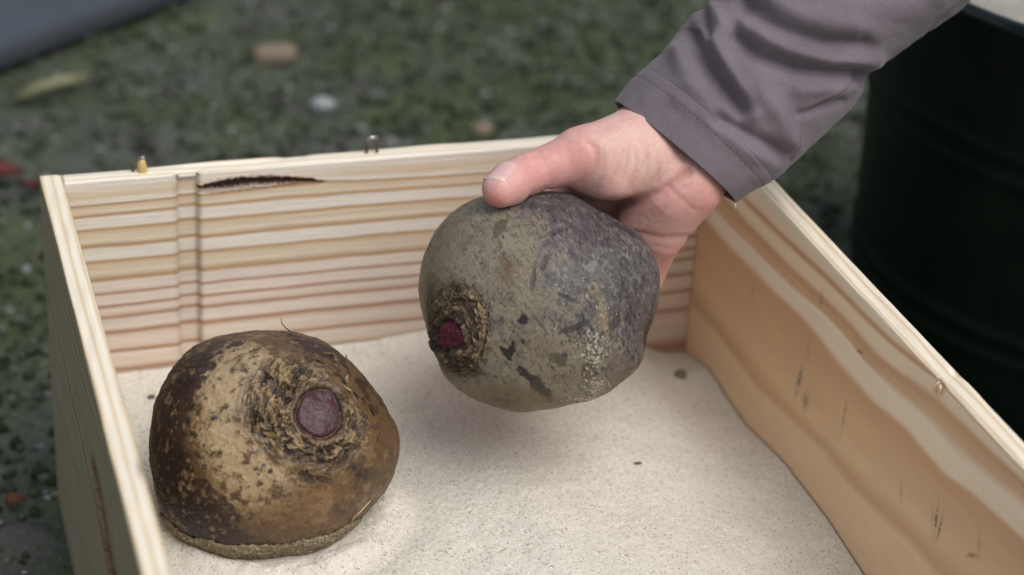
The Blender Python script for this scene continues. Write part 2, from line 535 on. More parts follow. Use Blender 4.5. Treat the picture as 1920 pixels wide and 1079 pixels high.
def near_disp(U, V, N, S):
    Y = TB - U
    dn = np.zeros_like(U); dv = np.zeros_like(U)
    inner = S == 0
    dn[inner] -= (0.00006 * noise(np.c_[U * 40, V * 900, 0 * U], 17))[inner]
    top = S == 1
    chip = 0.0017 * np.exp(-((Y - SPL[1] - 0.006) / 0.004) ** 2) * sstep(0.005, TB, N)
    dv[top] += (0.0004 * noise(np.c_[U * 60, N * 300, 0 * U], 18) - chip + 0.0006 * fbm(np.c_[U * 25, N * 150, 0 * U], 2, 27))[top]
    e = np.exp(-((Y - SPL[1]) / 0.0032) ** 2) * np.exp(-((HB - V) / 0.005) ** 2)
    dn[inner] += (0.0016 * e * (0.5 + noise(np.c_[U * 900, V * 900, 0 * U], 19)))[inner]
    return dn, dv

def near_col(U, V, N, S):
    Y = TB - U
    wob = 0.0007 * fbm(np.c_[U * 22, V * 40, 0 * U], 3, 29)
    c = side_col_inner(Y, V + wob)
    c = c * (1 + 0.03 * fbm(np.c_[U * 30, V * 700, N * 700], 3, 33) + 0.05 * fbm(np.c_[U * 18, V * 30, 0 * U], 3, 35))[:, None]
    # scuffs, pencil strokes and a red wax mark with shapes of their own
    def mark(px, py, rx, ry, ang, colr, amt, seed):
        nonlocal c
        p0 = on_plane(px, py, 0, WB)
        a = math.radians(ang)
        dy, dz = Y - p0[1], V - p0[2]
        u_ = dy * math.cos(a) + dz * math.sin(a); v_ = -dy * math.sin(a) + dz * math.cos(a)
        k = np.exp(-(u_ / rx) ** 2 - (v_ / ry) ** 2) * amt * (S == 0)
        k = np.clip(k * (0.8 + 0.9 * noise(np.c_[Y * 1500, V * 1500, 0 * Y], seed)), 0, 1)[:, None]
        c = c * (1 - k) + s2l(colr) * k
    mark(1498, 715, 0.002, 0.008, 8, (112, 112, 112), 0.95, 1)
    mark(1510, 752, 0.003, 0.005, 10, (120, 118, 116), 0.85, 2)
    mark(1583, 780, 0.0008, 0.009, 2, (110, 84, 60), 0.7, 3)
    mark(1755, 975, 0.0009, 0.008, -4, (70, 66, 62), 0.9, 4)
    mark(1762, 990, 0.0008, 0.006, 3, (60, 56, 54), 0.95, 5)
    mark(1748, 968, 0.0006, 0.005, -2, (90, 84, 78), 0.7, 6)
    mark(1822, 1042, 0.0042, 0.0011, -32, (150, 60, 56), 0.9, 7)
    mark(1836, 1022, 0.0010, 0.006, -12, (160, 84, 70), 0.5, 8)
    mark(1516, 655, 0.0008, 0.006, -14, (150, 86, 66), 0.6, 9)
    mark(1690, 925, 0.0010, 0.005, -20, (140, 96, 66), 0.5, 10)
    mark(1410, 555, 0.0010, 0.010, -6, (140, 96, 62), 0.35, 11)
    mark(1612, 660, 0.003, 0.001, -20, (120, 86, 54), 0.7, 12)
    mark(1540, 560, 0.002, 0.003, 0, (120, 110, 96), 0.6, 13)
    top = S == 1
    st = 0.5 + 0.5 * np.sin(N / TB * 12.5 + 1.2 * noise(np.c_[U * 5, 0 * U, 0 * U], 46) - 1.2 + U * 4)
    ct = s2l((236, 226, 206)) * (1 - st[:, None] ** 4 * 0.42 * np.array([0.5, 0.8, 1.2]))
    c[top] = ct[top]
    e = np.exp(-((Y - SPL[1]) / 0.003) ** 2) * np.exp(-((HB - V) / 0.006) ** 2) * (S == 0)
    e = np.clip(e * (1.0 + noise(np.c_[U * 1200, V * 1200, 0 * U], 47)), 0, 1)[:, None]
    c = c * (1 - e) + s2l((225, 196, 160)) * e
    c[S == 2] = s2l((190, 168, 132))
    return c

r_ = board(LB + 2 * TB, HB, TB, 420, 480, 20, near_disp, near_col)
board_mesh(*r_, lambda U, V, N: np.c_[WB + N, TB - U, V], 'side_board', M_wood_y, 'pine side board with broad wavy brown grain', flip=False)

KN = [on_plane(x, y, 0, -TB) for x, y in ((171, 871), (182, 915), (194, 985), (209, 1079))]
kny = np.array([q[1] for q in KN])[::-1]; knz = np.array([q[2] for q in KN])[::-1]

def knot(U, V):
    Y = TB - U
    zc = np.interp(Y, kny, knz)
    t = np.clip((Y - (kny[0] - 0.05)) / (kny[-1] - (kny[0] - 0.05)), 0, 1)
    hw = 0.011 * np.sqrt(np.clip(4 * t * (1 - t), 0, 1)) + 1e-6
    d = np.abs(V - zc) / hw + 0.3 * noise(np.c_[Y * 500, V * 900, 0 * Y], 53)
    return np.where((Y > kny[0] - 0.05) & (Y < kny[-1]), d, 9.0)

def left_disp(U, V, N, S):
    dn = np.zeros_like(U); dv = np.zeros_like(U)
    out = S == 2
    dn[out] += (0.00012 * noise(np.c_[U * 20, V * 700, 0 * U], 57))[out]
    k = knot(U, V)
    dn[out] -= (0.004 * (1 - sstep(0.5, 1.1, k)))[out]
    top = S == 1
    dv[top] += (0.0004 * noise(np.c_[U * 60, N * 300, 0 * U], 58) + 0.0005 * fbm(np.c_[U * 22, N * 200, 0 * U], 2, 59))[top]
    return dn, dv

def left_col(U, V, N, S):
    kz = on_plane(171, 871, 0, -TB)
    bend = 0.010 * np.exp(-((TB - U - kz[1] + 0.06) / 0.06) ** 2) * np.tanh((V - np.interp(TB - U, kny, knz)) / 0.02)
    z = V - bend + 0.002 * fbm(np.c_[U * 9, V * 20, 0 * U], 2, 61) + U * 0.03
    ph = z * 260 + 2.2 * noise(np.c_[z * 40, 0 * z, 0 * z], 62)
    st = (0.5 + 0.5 * np.sin(ph * 2 * math.pi / 2.2)) ** 2
    c = s2l((176, 166, 140)) * (1 - st[:, None] * 0.45 * np.array([0.6, 0.85, 1.1]))
    k = knot(U, V)
    m_ = (1 - sstep(0.7, 1.1, k)) * (S == 2)
    cr = np.clip(s2l((40, 30, 26)) * (1 + 0.9 * noise(np.c_[U * 1500, V * 1500, 0 * U], 5)[:, None]), 0.004, 1)
    c = c * (1 - m_[:, None]) + cr * m_[:, None]
    m2 = np.exp(-((k - 1.3) / 0.5) ** 2) * (S == 2) * 0.7
    c = c * (1 - m2[:, None]) + s2l((130, 84, 52)) * m2[:, None]
    top = S == 1
    st = 0.5 + 0.5 * np.sin(N / TB * 14.5 + 0.9 * noise(np.c_[U * 9, 0 * U, 0 * U], 66) + 0.3)
    ct = s2l((236, 227, 208)) * (1 - st[:, None] ** 3 * 0.34 * np.array([0.5, 0.8, 1.25]))
    c[top] = ct[top]
    dent = np.exp(-((TB - U - on_plane(262, 880, 2, HB)[1]) / 0.006) ** 2) * np.exp(-((N - 0.001) / 0.0016) ** 2) * (S == 1)
    c = c * (1 - 0.45 * dent[:, None])
    return c * (1 + 0.05 * noise(np.c_[U * 40, V * 2200, N * 2200], 92))[:, None]

r_ = board(LB + 2 * TB, HB, TB, 340, 40, 420, left_disp, left_col)
board_mesh(*r_, lambda U, V, N: np.c_[-N, TB - U, V], 'side_board', M_wood_y, 'pine side board with a long dark knot slit outside', flip=True)

def plain_col(U, V, N, S):
    z = V + 0.002 * fbm(np.c_[U * 9, V * 20, 0 * U], 2, 63)
    st = (0.5 + 0.5 * np.sin(z * 700 + 3 * noise(np.c_[z * 40, 0 * z, 0 * z], 64))) ** 2
    return s2l((224, 204, 168)) * (1 - st[:, None] * 0.3 * np.array([0.6, 0.85, 1.1]))

r_ = board(WB - 0.0004, HB, TB, 60, 80, 40, lambda U, V, N, S: (0 * U, 0 * U), plain_col)
board_mesh(*r_, lambda U, V, N: np.c_[U + 0.0002, -LB - N, V], 'end_board', M_wood_x, None, flip=True)
bv = np.array([(x, y, z) for x in (0.0004, WB - 0.0004) for y in (-LB + 0.0004, -0.0004) for z in (0.003, 0.011)])
bf = [(0, 1, 3, 2), (4, 6, 7, 5), (0, 4, 5, 1), (2, 3, 7, 6), (0, 2, 6, 4), (1, 5, 7, 3)]
box_part('bottom_board', bv, bf, M_wood_x, np.tile(s2l((205, 180, 140)), (8, 1)), False)

# staples left standing on the rim
M_steel = mat_plain('staple_steel', (0.42, 0.40, 0.37), rough=0.32, metal=1.0, var=0.2, scale=400)
M_rust = mat_plain('staple_leg_rust', (0.16, 0.11, 0.08), rough=0.5, metal=0.8, var=0.4, scale=900)

def staple(px, py, h, wdt, tilt):
    b = on_plane(px, py, 2, HB)
    a = b + np.array([-wdt / 2, 0, -0.003]); d = b + np.array([wdt / 2, 0, -0.003])
    up = np.array([tilt, 0, h + 0.003])
    for q in (a, d):
        V, F = tube([q, q + up * 0.5, q + up], 0.0009, 8)
        box_part('staple_leg', V, F, M_rust)
    V, F = tube([a + up + [-0.0005, 0, 0], (a + d) / 2 + up + [0, 0, 0.0001], d + up + [0.0005, 0, 0]], 0.0012, 8)
    box_part('staple_crown', V, F, M_steel)

staple(697, 288, 0.0092, 0.0058, 0.0)
b = on_plane(262, 324, 2, HB)
V, F = tube([b + [-0.0035, 0.001, -0.002], b + [-0.0033, 0.001, 0.0035], b + [-0.0026, 0.001, 0.0050]], 0.0010, 6)
box_part('staple_leg', V, F, M_rust)
V, F = tube([b + [-0.0003, -0.0006, 0.0084], b + [0.0030, -0.0006, 0.0088]], 0.0011, 6)
box_part('staple_crown', V, F, M_steel)
# torn splinter caught in the bent staple
v0, f0 = ico()
sv = v0 * np.array([0.0028, 0.0022, 0.0056]) * (1 + 0.35 * noise(v0 * 2.1 + 4, 3)[:, None])
sv = sv + b + np.array([0.0012, 0.0, 0.0030])
sc_ = s2l((214, 186, 130)) * (1 + 0.3 * noise(v0 * 5, 8)[:, None])
box_part('splinter', sv, f0, M_wood_x, sc_, False, 'torn sliver of wood sticking up at a bent staple')
# frayed splinter on the inner edge of the wavy-grained board
for k in range(9):
    q = SPL + np.array([-0.0004 - 0.0006 * rng.random(), rng.normal(0, 0.0016), -0.001 - 0.006 * rng.random()])
    V, F = tube([q + [0.0006, 0, 0.0012], q + [-0.0006, rng.normal(0, .0005), 0], q + [-0.0002, rng.normal(0, .0008), -0.003 * rng.random() - 0.001]], [0.0004, 0.0006, 0.0001], 5)
    box_part('splinter', V, F, M_wood_y, np.tile(s2l((232, 206, 172)), (len(V), 1)))

# ------------------------------------------------------------------ sand
def sand_h(X, Y):
    base = np.interp(X, [0, 0.03, 0.167, 0.2, 0.28, 0.345, 0.36], [-0.117, -0.1165, -0.1127, -0.1095, -0.118, -0.1345, -0.1375])
    rw = np.interp(-Y, [0, 0.005, 0.036, 0.061, 0.093, 0.149, 0.196, 0.241, 0.5], [-0.143, -0.1414, -0.134, -0.1372, -0.1393, -0.1317, -0.1312, -0.1357, -0.134])
    k = sstep(0.31, 0.36, X)
    h = base * (1 - k) + rw * k
    h = np.where(Y < -0.02, h + (Y + 0.02) * -0.006, h)
    q = np.c_[X, Y, 0 * X]
    h = h + 0.0016 * fbm(q * 16, 3, 101) + 0.00045 * fbm(q * 90, 3, 103) + 0.00025 * noise(q * 600, 105)
    return h + HB

ux = np.linspace(0.0008, WB - 0.0008, 420)
uy = np.linspace(-0.0008, -LB + 0.001, 470)
SX, SY = np.meshgrid(ux, uy, indexing='ij')
SX, SY = SX.ravel(), SY.ravel()

def mat_sand(name, rgb, dark, light):
    mt, nt, b = mat_base(name)
    tc = nt.nodes.new('ShaderNodeTexCoord')
    vo = nt.nodes.new('ShaderNodeTexVoronoi')
    vo.inputs['Scale'].default_value = 1250
    nt.links.new(tc.outputs['Object'], vo.inputs['Vector'])
    sp = nt.nodes.new('ShaderNodeSeparateColor')
    nt.links.new(vo.outputs['Color'], sp.inputs[0])
    cr = nt.nodes.new('ShaderNodeValToRGB')
    e = cr.color_ramp.elements
    e[0].position = 0.0; e[0].color = (*dark, 1)
    e[1].position = 1.0; e[1].color = (*light, 1)
    a = e.new(0.05); a.color = (*[0.5 * (x + y) for x, y in zip(dark, rgb)], 1)
    a = e.new(0.14); a.color = (*rgb, 1)
    a = e.new(0.88); a.color = (*[1.08 * x for x in rgb], 1)
    nt.links.new(sp.outputs[0], cr.inputs[0])
    nz = nt.nodes.new('ShaderNodeTexNoise')
    nz.inputs['Scale'].default_value = 45
    nz.inputs['Detail'].default_value = 6
    nt.links.new(tc.outputs['Object'], nz.inputs['Vector'])
    mr = nt.nodes.new('ShaderNodeMapRange')
    mr.inputs['From Min'].default_value = 0.3
    mr.inputs['From Max'].default_value = 0.7
    mr.inputs['To Min'].default_value = 0.95
    mr.inputs['To Max'].default_value = 1.05
    nt.links.new(nz.outputs[0], mr.inputs[0])
    mx = nt.nodes.new('ShaderNodeVectorMath'); mx.operation = 'SCALE'
    nt.links.new(cr.outputs[0], mx.inputs[0]); nt.links.new(mr.outputs[0], mx.inputs['Scale'])
    nt.links.new(mx.outputs[0], b.inputs['Base Color'])
    b.inputs['Roughness'].default_value = 0.9
    b.inputs['Specular IOR Level'].default_value = 0.25
    bp = nt.nodes.new('ShaderNodeBump')
    bp.inputs['Distance'].default_value = 0.0005
    bp.inputs['Strength'].default_value = 0.6
    iv = nt.nodes.new('ShaderNodeMath'); iv.operation = 'SUBTRACT'; iv.inputs[0].default_value = 1.0
    nt.links.new(vo.outputs['Distance'], iv.inputs[1])
    nt.links.new(iv.outputs[0], bp.inputs['Height'])
    nt.links.new(bp.outputs[0], b.inputs['Normal'])
    return mt

SAND = s2l((215, 210, 198))
M_sand = mat_sand('dry_sand', tuple(SAND), tuple(s2l((160, 147, 128))), tuple(s2l((240, 235, 226))))
LBC = at(515, 838, 1.0)           # centre of the beetroot lying in the sand
sh = sand_h(SX, SY)
rr = np.hypot(SX - LBC[0], SY - LBC[1])
sh = sh + (0.0035 + 0.0030 * fbm(np.c_[SX * 60, SY * 60, 0 * SX], 3, 107)) * np.exp(-((rr - 0.056) / 0.008) ** 2) - 0.002 * np.exp(-((rr - 0.070) / 0.010) ** 2)
sand = mesh_obj('sand', np.c_[SX, SY, sh], grid_faces(420, 470)[:, ::-1], M_sand)
tag(sand, 'pale dry sand filling the pine box', 'sand', kind='stuff')

# ------------------------------------------------------------------ beetroots
def cube_sphere(n):
    t = np.tan(np.linspace(-1, 1, n) * math.pi / 4)
    A, B = np.meshgrid(t, t, indexing='ij')
    A, B = A.ravel(), B.ravel(); O = np.ones_like(A)
    sides = [(O, A, B), (-O, -A, B), (-A, O, B), (A, -O, B), (A, B, O), (-A, B, -O)]
    V = np.concatenate([np.c_[s] for s in sides])
    V /= np.linalg.norm(V, axis=1, keepdims=True)
    g = grid_faces(n, n)
    F = np.concatenate([g + k * n * n for k in range(6)])
    key = np.round(V * 1e5).astype(np.int64)
    _, first, inv = np.unique(key, axis=0, return_index=True, return_inverse=True)
    inv = inv.ravel()
    return V[first], inv[F]

def vert_normals(V, F):
    a = V[F[:, 2]] - V[F[:, 0]]; b = V[F[:, 3]] - V[F[:, 1]]
    n = np.cross(a, b)
    N = np.zeros_like(V)
    for k in range(4):
        np.add.at(N, F[:, k], n)
    return N / np.maximum(np.linalg.norm(N, axis=1, keepdims=True), 1e-12)

CS_V, CS_F = cube_sphere(190)

class Beet:
    """a root modelled in its own frame: X right, Y up, Z towards the viewer (metres), from its outline and depth"""
    def __init__(self, centre, cpx, depth, outline, zr, zback):
        self.c = np.asarray(centre); self.cpx = cpx; self.s = depth / FPX
        f_ = (self.c - CAM) / np.linalg.norm(self.c - CAM)
        self.r = CR - f_ * (CR @ f_); self.r /= np.linalg.norm(self.r)
        self.f = f_; self.u = np.cross(self.r, f_)
        o = (np.array(outline, float) - cpx) * [1, -1]
        a = np.arctan2(o[:, 1], o[:, 0]); r = np.hypot(o[:, 0], o[:, 1])
        k = np.argsort(a); a, r = a[k], r[k]
        aa = np.concatenate([a - 2 * math.pi, a, a + 2 * math.pi]); rr_ = np.tile(r, 3)
        fine = np.linspace(-math.pi, math.pi, 721)[:-1]
        rf = np.interp(fine, aa, rr_)
        ker = np.exp(-np.linspace(-2, 2, 21) ** 2); ker /= ker.sum()
        rf = np.convolve(np.tile(rf, 3), ker, 'same')[720:1440]
        self.fine, self.rf = fine, rf
        d = CS_V
        al = np.arctan2(d[:, 1], d[:, 0])
        s = np.interp(al, np.append(fine, math.pi), np.append(rf, rf[0])) * self.s
        rho = np.hypot(d[:, 0], d[:, 1])
        rs = np.sin(np.arcsin(np.clip(rho, 0, 1)))
        z = np.where(d[:, 2] > 0, zr, zback) * np.sign(d[:, 2]) * np.abs(d[:, 2])
        self.L = np.c_[s * rs * np.cos(al), s * rs * np.sin(al), z]
        self.n = vert_normals(self.L, CS_F)
        if (self.n * self.L).sum() < 0:
            self.n = -self.n; self.flip = True
        else:
            self.flip = False
    def px(self):
        return self.cpx[0] + self.L[:, 0] / self.s, self.cpx[1] - self.L[:, 1] / self.s
    def world(self, L):
        return self.c + L[:, :1] * self.r + L[:, 1:2] * self.u - L[:, 2:3] * self.f
    def build(self, name, disp, cols, mat):
        self.L0 = self.L.copy()
        self.L = self.L + self.n * disp[:, None]
        self.F = CS_F[:, ::-1] if self.flip else CS_F
        self.n = vert_normals(self.L, self.F)
        self.obj = mesh_obj(name, self.world(self.L) - self.c, self.F, mat, cols=cols)
        self.obj.location = self.c
        return self.obj
    def near(self, px, py):
        X, Y = self.px()
        d = (X - px) ** 2 + (Y - py) ** 2 + np.where(self.L[:, 2] > 0, 0, 1e9)
        i = int(d.argmin())
        n = self.n[i]
        return self.L[i], n
    def to_w(self, v):
        return v[0] * self.r + v[1] * self.u - v[2] * self.f

def blob(X, Y, cx, cy, rx, ry, ang=0):
    a = math.radians(ang)
    u = (X - cx) * math.cos(a) + (Y - cy) * math.sin(a); v = -(X - cx) * math.sin(a) + (Y - cy) * math.cos(a)
    return np.exp(-(u / rx) ** 2 - (v / ry) ** 2)

def mix(c, col, k):
    k = np.clip(k, 0, 1)[:, None]
    return c * (1 - k) + (s2l(col) if not isinstance(col, np.ndarray) else col) * k

# --- the brown root lying in the sand
OUT1 = [(284, 811), (291, 765), (309, 719), (342, 672), (379, 645), (425, 627), (490, 621), (564, 625), (619, 649), (656, 677), (698, 723), (725, 765),
        (744, 802), (748, 839), (744, 882), (726, 922), (698, 955), (660, 985), (610, 1024), (540, 1046), (462, 1052), (425, 1049), (379, 1026), (337, 999), (309, 962), (288, 885)]
b1 = Beet(LBC, (515, 838), 1.0, OUT1, 0.054, 0.052)
X, Y = b1.px()
Q = b1.L
qs = Q * 1000
A = np.arctan2(-(Y - 778), X - 593)
ell = np.hypot((X - 594) / 40.0, (Y - 778) / 44.0) + np.where(b1.L[:, 2] > 0, 0, 9)
ell = ell + 0.04 * np.sin(A * 3 + 1) + 0.02 * np.sin(A * 5)
n1 = fbm(qs / 9.0, 5, 201, 0.6); n2 = fbm(qs / 3.2, 4, 211, 0.6); n3 = fbm(qs / 1.1, 3, 221, 0.6)
n4 = fbm(qs / 22.0, 3, 231)
disp = 0.0012 * n4 + 0.00055 * n2 + 0.00016 * n3
# crown: sunken scar plate inside ragged rings of old leaf bases
reach = 2.35 + 0.75 * np.cos(A - 3.4) + 0.5 * np.cos(2 * A + 1.0) + 0.5 * n1      # the ragged ring reaches further on one side
ringz = sstep(reach + 0.4, reach - 0.7, ell) * sstep(1.0, 1.4, ell)
rag = fbm(np.c_[np.cos(A) * 2.6, np.sin(A) * 2.6, ell * 6.0 + 0.5 * n2], 4, 241, 0.65)
rag2 = fbm(np.c_[np.cos(A) * 6, np.sin(A) * 6, ell * 14], 3, 251, 0.6)
iso = fbm(qs / 3.0 + 31, 5, 271, 0.7)
rag = 0.5 * rag + 0.85 * iso; rag2 = 0.6 * rag2 + 0.5 * fbm(qs / 1.3 + 7, 3, 281, 0.6)
disp += ringz * (0.0009 + 0.0040 * rag + 0.0016 * rag2)
disp += 0.0022 * np.exp(-((ell - 1.22) / 0.13) ** 2) * (0.6 + 0.8 * rag) - 0.0016 * np.exp(-((ell - 1.02) / 0.07) ** 2)
disp += np.where(ell < 1, 0.0001 * n3 + 0.0003 * n2 + 0.0006 * (1 - ell ** 2), 0)
disp -= 0.0018 * blob(X, Y, 668, 884, 26, 20) * (0.6 + n2)
disp -= 0.0016 * blob(X, Y, 540, 888, 40, 12, 30) * (0.6 + rag2)
disp -= 0.0012 * blob(X, Y, 715, 905, 40, 60, 35)
n5 = fbm(qs / 1.9 + 9, 4, 261, 0.65)
n6 = fbm(qs / 6.0 + 3, 5, 291, 0.62)
c = np.tile(s2l((100, 76, 48)), (len(X), 1)) * (1 + 0.25 * n6[:, None] + 0.15 * n5[:, None])
lg = (0.85 * blob(X, Y, 425, 770, 80, 150, -14) + 0.65 * blob(X, Y, 500, 890, 120, 70, 10) + 0.55 * blob(X, Y, 480, 700, 90, 60) + 0.35 * blob(X, Y, 590, 960, 110, 40) + 0.30 * blob(X, Y, 650, 840, 60, 90))
lgm = sstep(0.22, 0.72, lg + 0.75 * n6 + 0.35 * n5 + 0.25 * n2)
c = mix(c, s2l((160, 135, 100)) * (1 + 0.22 * n5[:, None]), lgm * 0.9)
c = mix(c, (188, 166, 130), sstep(0.55, 1.05, lg + 0.6 * n6 + 0.5 * n5) * 0.6)
c = mix(c, (142, 128, 124), sstep(0.15, 0.55, n2 + 0.5 * n6 + 0.5 * blob(X, Y, 470, 740, 90, 90) - 0.3) * 0.65)
c = mix(c, (104, 80, 56), sstep(0.05, 0.40, n2 + 0.5 * n5 - 0.3 * n6) * 0.75)
c = mix(c, (74, 54, 40), sstep(0.28, 0.52, n2 - 0.5 * n6 + 0.35 * n5) * 0.8)
c = mix(c, (196, 176, 142), sstep(0.25, 0.5, -n5 + 0.5 * n6 - 0.2 * n2) * lgm * 0.6)
rad_s = fbm(np.c_[np.cos(A) * 9, np.sin(A) * 9, ell * 0.8], 4, 295, 0.65)
c = mix(c, (62, 44, 28), sstep(0.1, 0.45, rad_s + 0.3 * n6) * sstep(1.8, 2.6, ell) * (0.2 + 0.6 * sstep(560, 680, X)))
c = mix(c, (108, 76, 42), sstep(0.25, 0.8, 0.6 * n6 + 0.8 * blob(X, Y, 600, 940, 110, 60) + 0.5 * blob(X, Y, 690, 820, 50, 90) + 0.4 * blob(X, Y, 470, 975, 80, 30)) * 0.75)
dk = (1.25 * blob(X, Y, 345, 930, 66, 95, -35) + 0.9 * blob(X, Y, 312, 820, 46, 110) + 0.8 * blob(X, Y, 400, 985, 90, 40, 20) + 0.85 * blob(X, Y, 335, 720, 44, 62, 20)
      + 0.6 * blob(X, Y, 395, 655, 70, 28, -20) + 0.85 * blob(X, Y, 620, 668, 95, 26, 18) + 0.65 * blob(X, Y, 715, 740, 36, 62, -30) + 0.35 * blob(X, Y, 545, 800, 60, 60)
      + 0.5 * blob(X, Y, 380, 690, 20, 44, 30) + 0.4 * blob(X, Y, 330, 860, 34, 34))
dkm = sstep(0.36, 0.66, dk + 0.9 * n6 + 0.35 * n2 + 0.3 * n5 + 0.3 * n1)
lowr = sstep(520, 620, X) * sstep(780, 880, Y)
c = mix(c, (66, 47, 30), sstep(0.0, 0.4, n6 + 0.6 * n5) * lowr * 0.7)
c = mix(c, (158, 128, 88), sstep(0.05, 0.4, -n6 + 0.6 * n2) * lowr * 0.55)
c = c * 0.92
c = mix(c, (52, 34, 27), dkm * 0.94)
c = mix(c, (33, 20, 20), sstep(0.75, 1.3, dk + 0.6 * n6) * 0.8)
c = mix(c, (128, 104, 76), sstep(0.22, 0.46, -n2 + 0.5 * n5 - 0.3 * n6) * dkm * 0.75)
c = mix(c, (150, 128, 98), sstep(0.38, 0.55, n5 - 0.3 * n2) * dkm * 0.5)
c = mix(c, (56, 40, 28), sstep(0.40, 0.6, n3 + 0.3 * n2 + 0.2 * n6) * 0.6)
for (x_, y_, rx_, ry_) in ((408, 787, 7, 6), (365, 765, 14, 10), (352, 690, 7, 7), (470, 720, 6, 5), (455, 690, 9, 6), (360, 795, 6, 6), (402, 692, 6, 10), (438, 700, 5, 7), (680, 890, 20, 14), (660, 875, 10, 12), (525, 1022, 12, 4)):
    c = mix(c, (42, 32, 26), blob(X, Y, x_, y_, rx_, ry_, 20) * (0.9 + n3))
cm = sstep(0.5, -0.5, ell - reach + 0.6 * n2)
rl = sstep(-0.15, 0.45, rag + 0.5 * rag2 + 0.2 * n3)
crownc = s2l((54, 41, 30)) * (1 - rl[:, None]) + s2l((156, 130, 94)) * rl[:, None]
c = mix(c, crownc, cm * 0.85)
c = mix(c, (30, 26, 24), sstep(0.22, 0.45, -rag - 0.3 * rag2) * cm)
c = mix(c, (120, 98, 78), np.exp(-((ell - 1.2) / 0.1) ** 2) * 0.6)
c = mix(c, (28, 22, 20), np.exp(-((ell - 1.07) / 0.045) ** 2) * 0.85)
scar = sstep(1.04, 0.97, ell)
sc_in = s2l((66, 36, 40)) * (1 + 0.16 * n2[:, None] + 0.10 * n3[:, None])
c = mix(c, sc_in, scar)
c = mix(c, (92, 48, 52), scar * np.exp(-((ell - 0.93) / 0.05) ** 2) * 0.7)
c = mix(c, (88, 70, 75), scar * blob(X, Y, 598, 775, 22, 18) * 0.6)
M_b1 = mat_attr('dry_beet_skin', rough=0.44, spec=0.5, scale=900, var=0.12, bump=0.00025, bscale=1600, rvar=0.14)
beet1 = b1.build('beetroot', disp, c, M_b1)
tag(beet1, 'brown mottled beetroot lying half sunk in the sand', 'beetroot', 'two large beetroots')

# --- the grey root held in the hand
HBD = 1.015
HBC = at(1012, 566, HBD)
OUT2 = [(786, 540), (790, 491), (802, 460), (824, 424), (856, 393), (891, 375), (930, 368), (970, 363), (1010, 361), (1051, 362), (1078, 369), (1118, 393), (1167, 420), (1203, 444),
        (1220, 473), (1236, 509), (1236, 545), (1229, 589), (1216, 634), (1209, 660), (1198, 687), (1171, 714), (1131, 740), (1078, 756), (1016, 769), (971, 774), (918, 760),
        (864, 736), (833, 705), (816, 660), (802, 616), (792, 575)]
b2 = Beet(HBC, (1012, 566), HBD, OUT2, 0.056, 0.054)
X, Y = b2.px()
Q = b2.L; qs = Q * 1000
front = np.where(Q[:, 2] > 0, 0, 9)
A = np.arctan2(-(Y - 626), X - 850)
ell = np.hypot((X - 847) / 25.0, (Y - 628) / 27.0) + front + 0.06 * np.sin(A * 3)
big = np.hypot((X - 862) / 66.0, (Y - 616) / 88.0) + front
n1 = fbm(qs / 10.0, 5, 301, 0.6); n2 = fbm(qs / 3.4, 4, 311, 0.6); n3 = fbm(qs / 1.1, 3, 321, 0.6); n4 = fbm(qs / 24.0, 3, 331)
stk = fbm(np.c_[qs[:, 0] / 0.9 + 0.3 * qs[:, 1], qs[:, 1] / 4.0 - 0.2 * qs[:, 0], qs[:, 2] / 3], 4, 341, 0.6)
disp = 0.0010 * n4 + 0.00025 * n2 + 0.00008 * n3
rag = fbm(np.c_[np.cos(A) * 2.4, np.sin(A) * 2.4, big * 13 + 0.4 * n2], 4, 351, 0.65)
n5 = fbm(qs / 1.9 + 5, 4, 371, 0.65)
rag2 = fbm(np.c_[np.cos(A) * 6, np.sin(A) * 6, big * 26], 3, 361, 0.6)
cz = sstep(1.12, 0.75, big + 0.14 * n2)
iso = fbm(qs / 3.0 + 17, 5, 381, 0.7)
rag = 0.65 * rag + 0.6 * iso
disp += cz * (0.0001 + 0.0022 * rag + 0.0010 * rag2)
disp += 0.0013 * np.exp(-((big - 0.70) / 0.07) ** 2) * (0.6 + rag)
disp += 0.0010 * np.exp(-((ell - 1.3) / 0.16) ** 2) - 0.0016 * np.exp(-((ell - 1.0) / 0.14) ** 2)
disp -= 0.0012 * blob(X, Y, 1218, 620, 12, 34, 10)
disp += 0.0005 * blob(X, Y, 1128, 600, 10, 60, 12) + 0.0008 * blob(X, Y, 1106, 540, 8, 8)
c = np.tile(s2l((138, 130, 112)), (len(X), 1))
c = mix(c, (112, 100, 80), sstep(0.0, 0.6, 0.4 * n5 + 0.8 * n1) * 0.6)
c = mix(c, (164, 156, 138), sstep(-0.1, 0.5, n2 + 0.4 * n1 + 0.25 * n5) * 0.6)
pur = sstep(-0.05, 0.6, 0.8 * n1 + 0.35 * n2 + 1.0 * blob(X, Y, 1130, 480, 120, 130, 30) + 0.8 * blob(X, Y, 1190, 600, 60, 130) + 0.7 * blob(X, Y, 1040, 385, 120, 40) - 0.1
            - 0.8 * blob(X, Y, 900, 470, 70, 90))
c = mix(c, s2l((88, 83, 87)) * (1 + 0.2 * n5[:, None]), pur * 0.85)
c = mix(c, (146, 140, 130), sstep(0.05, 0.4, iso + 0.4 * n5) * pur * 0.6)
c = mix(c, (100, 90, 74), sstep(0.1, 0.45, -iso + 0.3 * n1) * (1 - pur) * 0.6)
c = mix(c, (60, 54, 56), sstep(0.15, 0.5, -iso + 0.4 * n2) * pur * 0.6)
c = mix(c, (78, 64, 72), sstep(0.2, 0.7, stk + 0.9 * blob(X, Y, 1090, 420, 110, 50, 25) + 0.6 * blob(X, Y, 1180, 600, 40, 90) - 0.25) * 0.7)
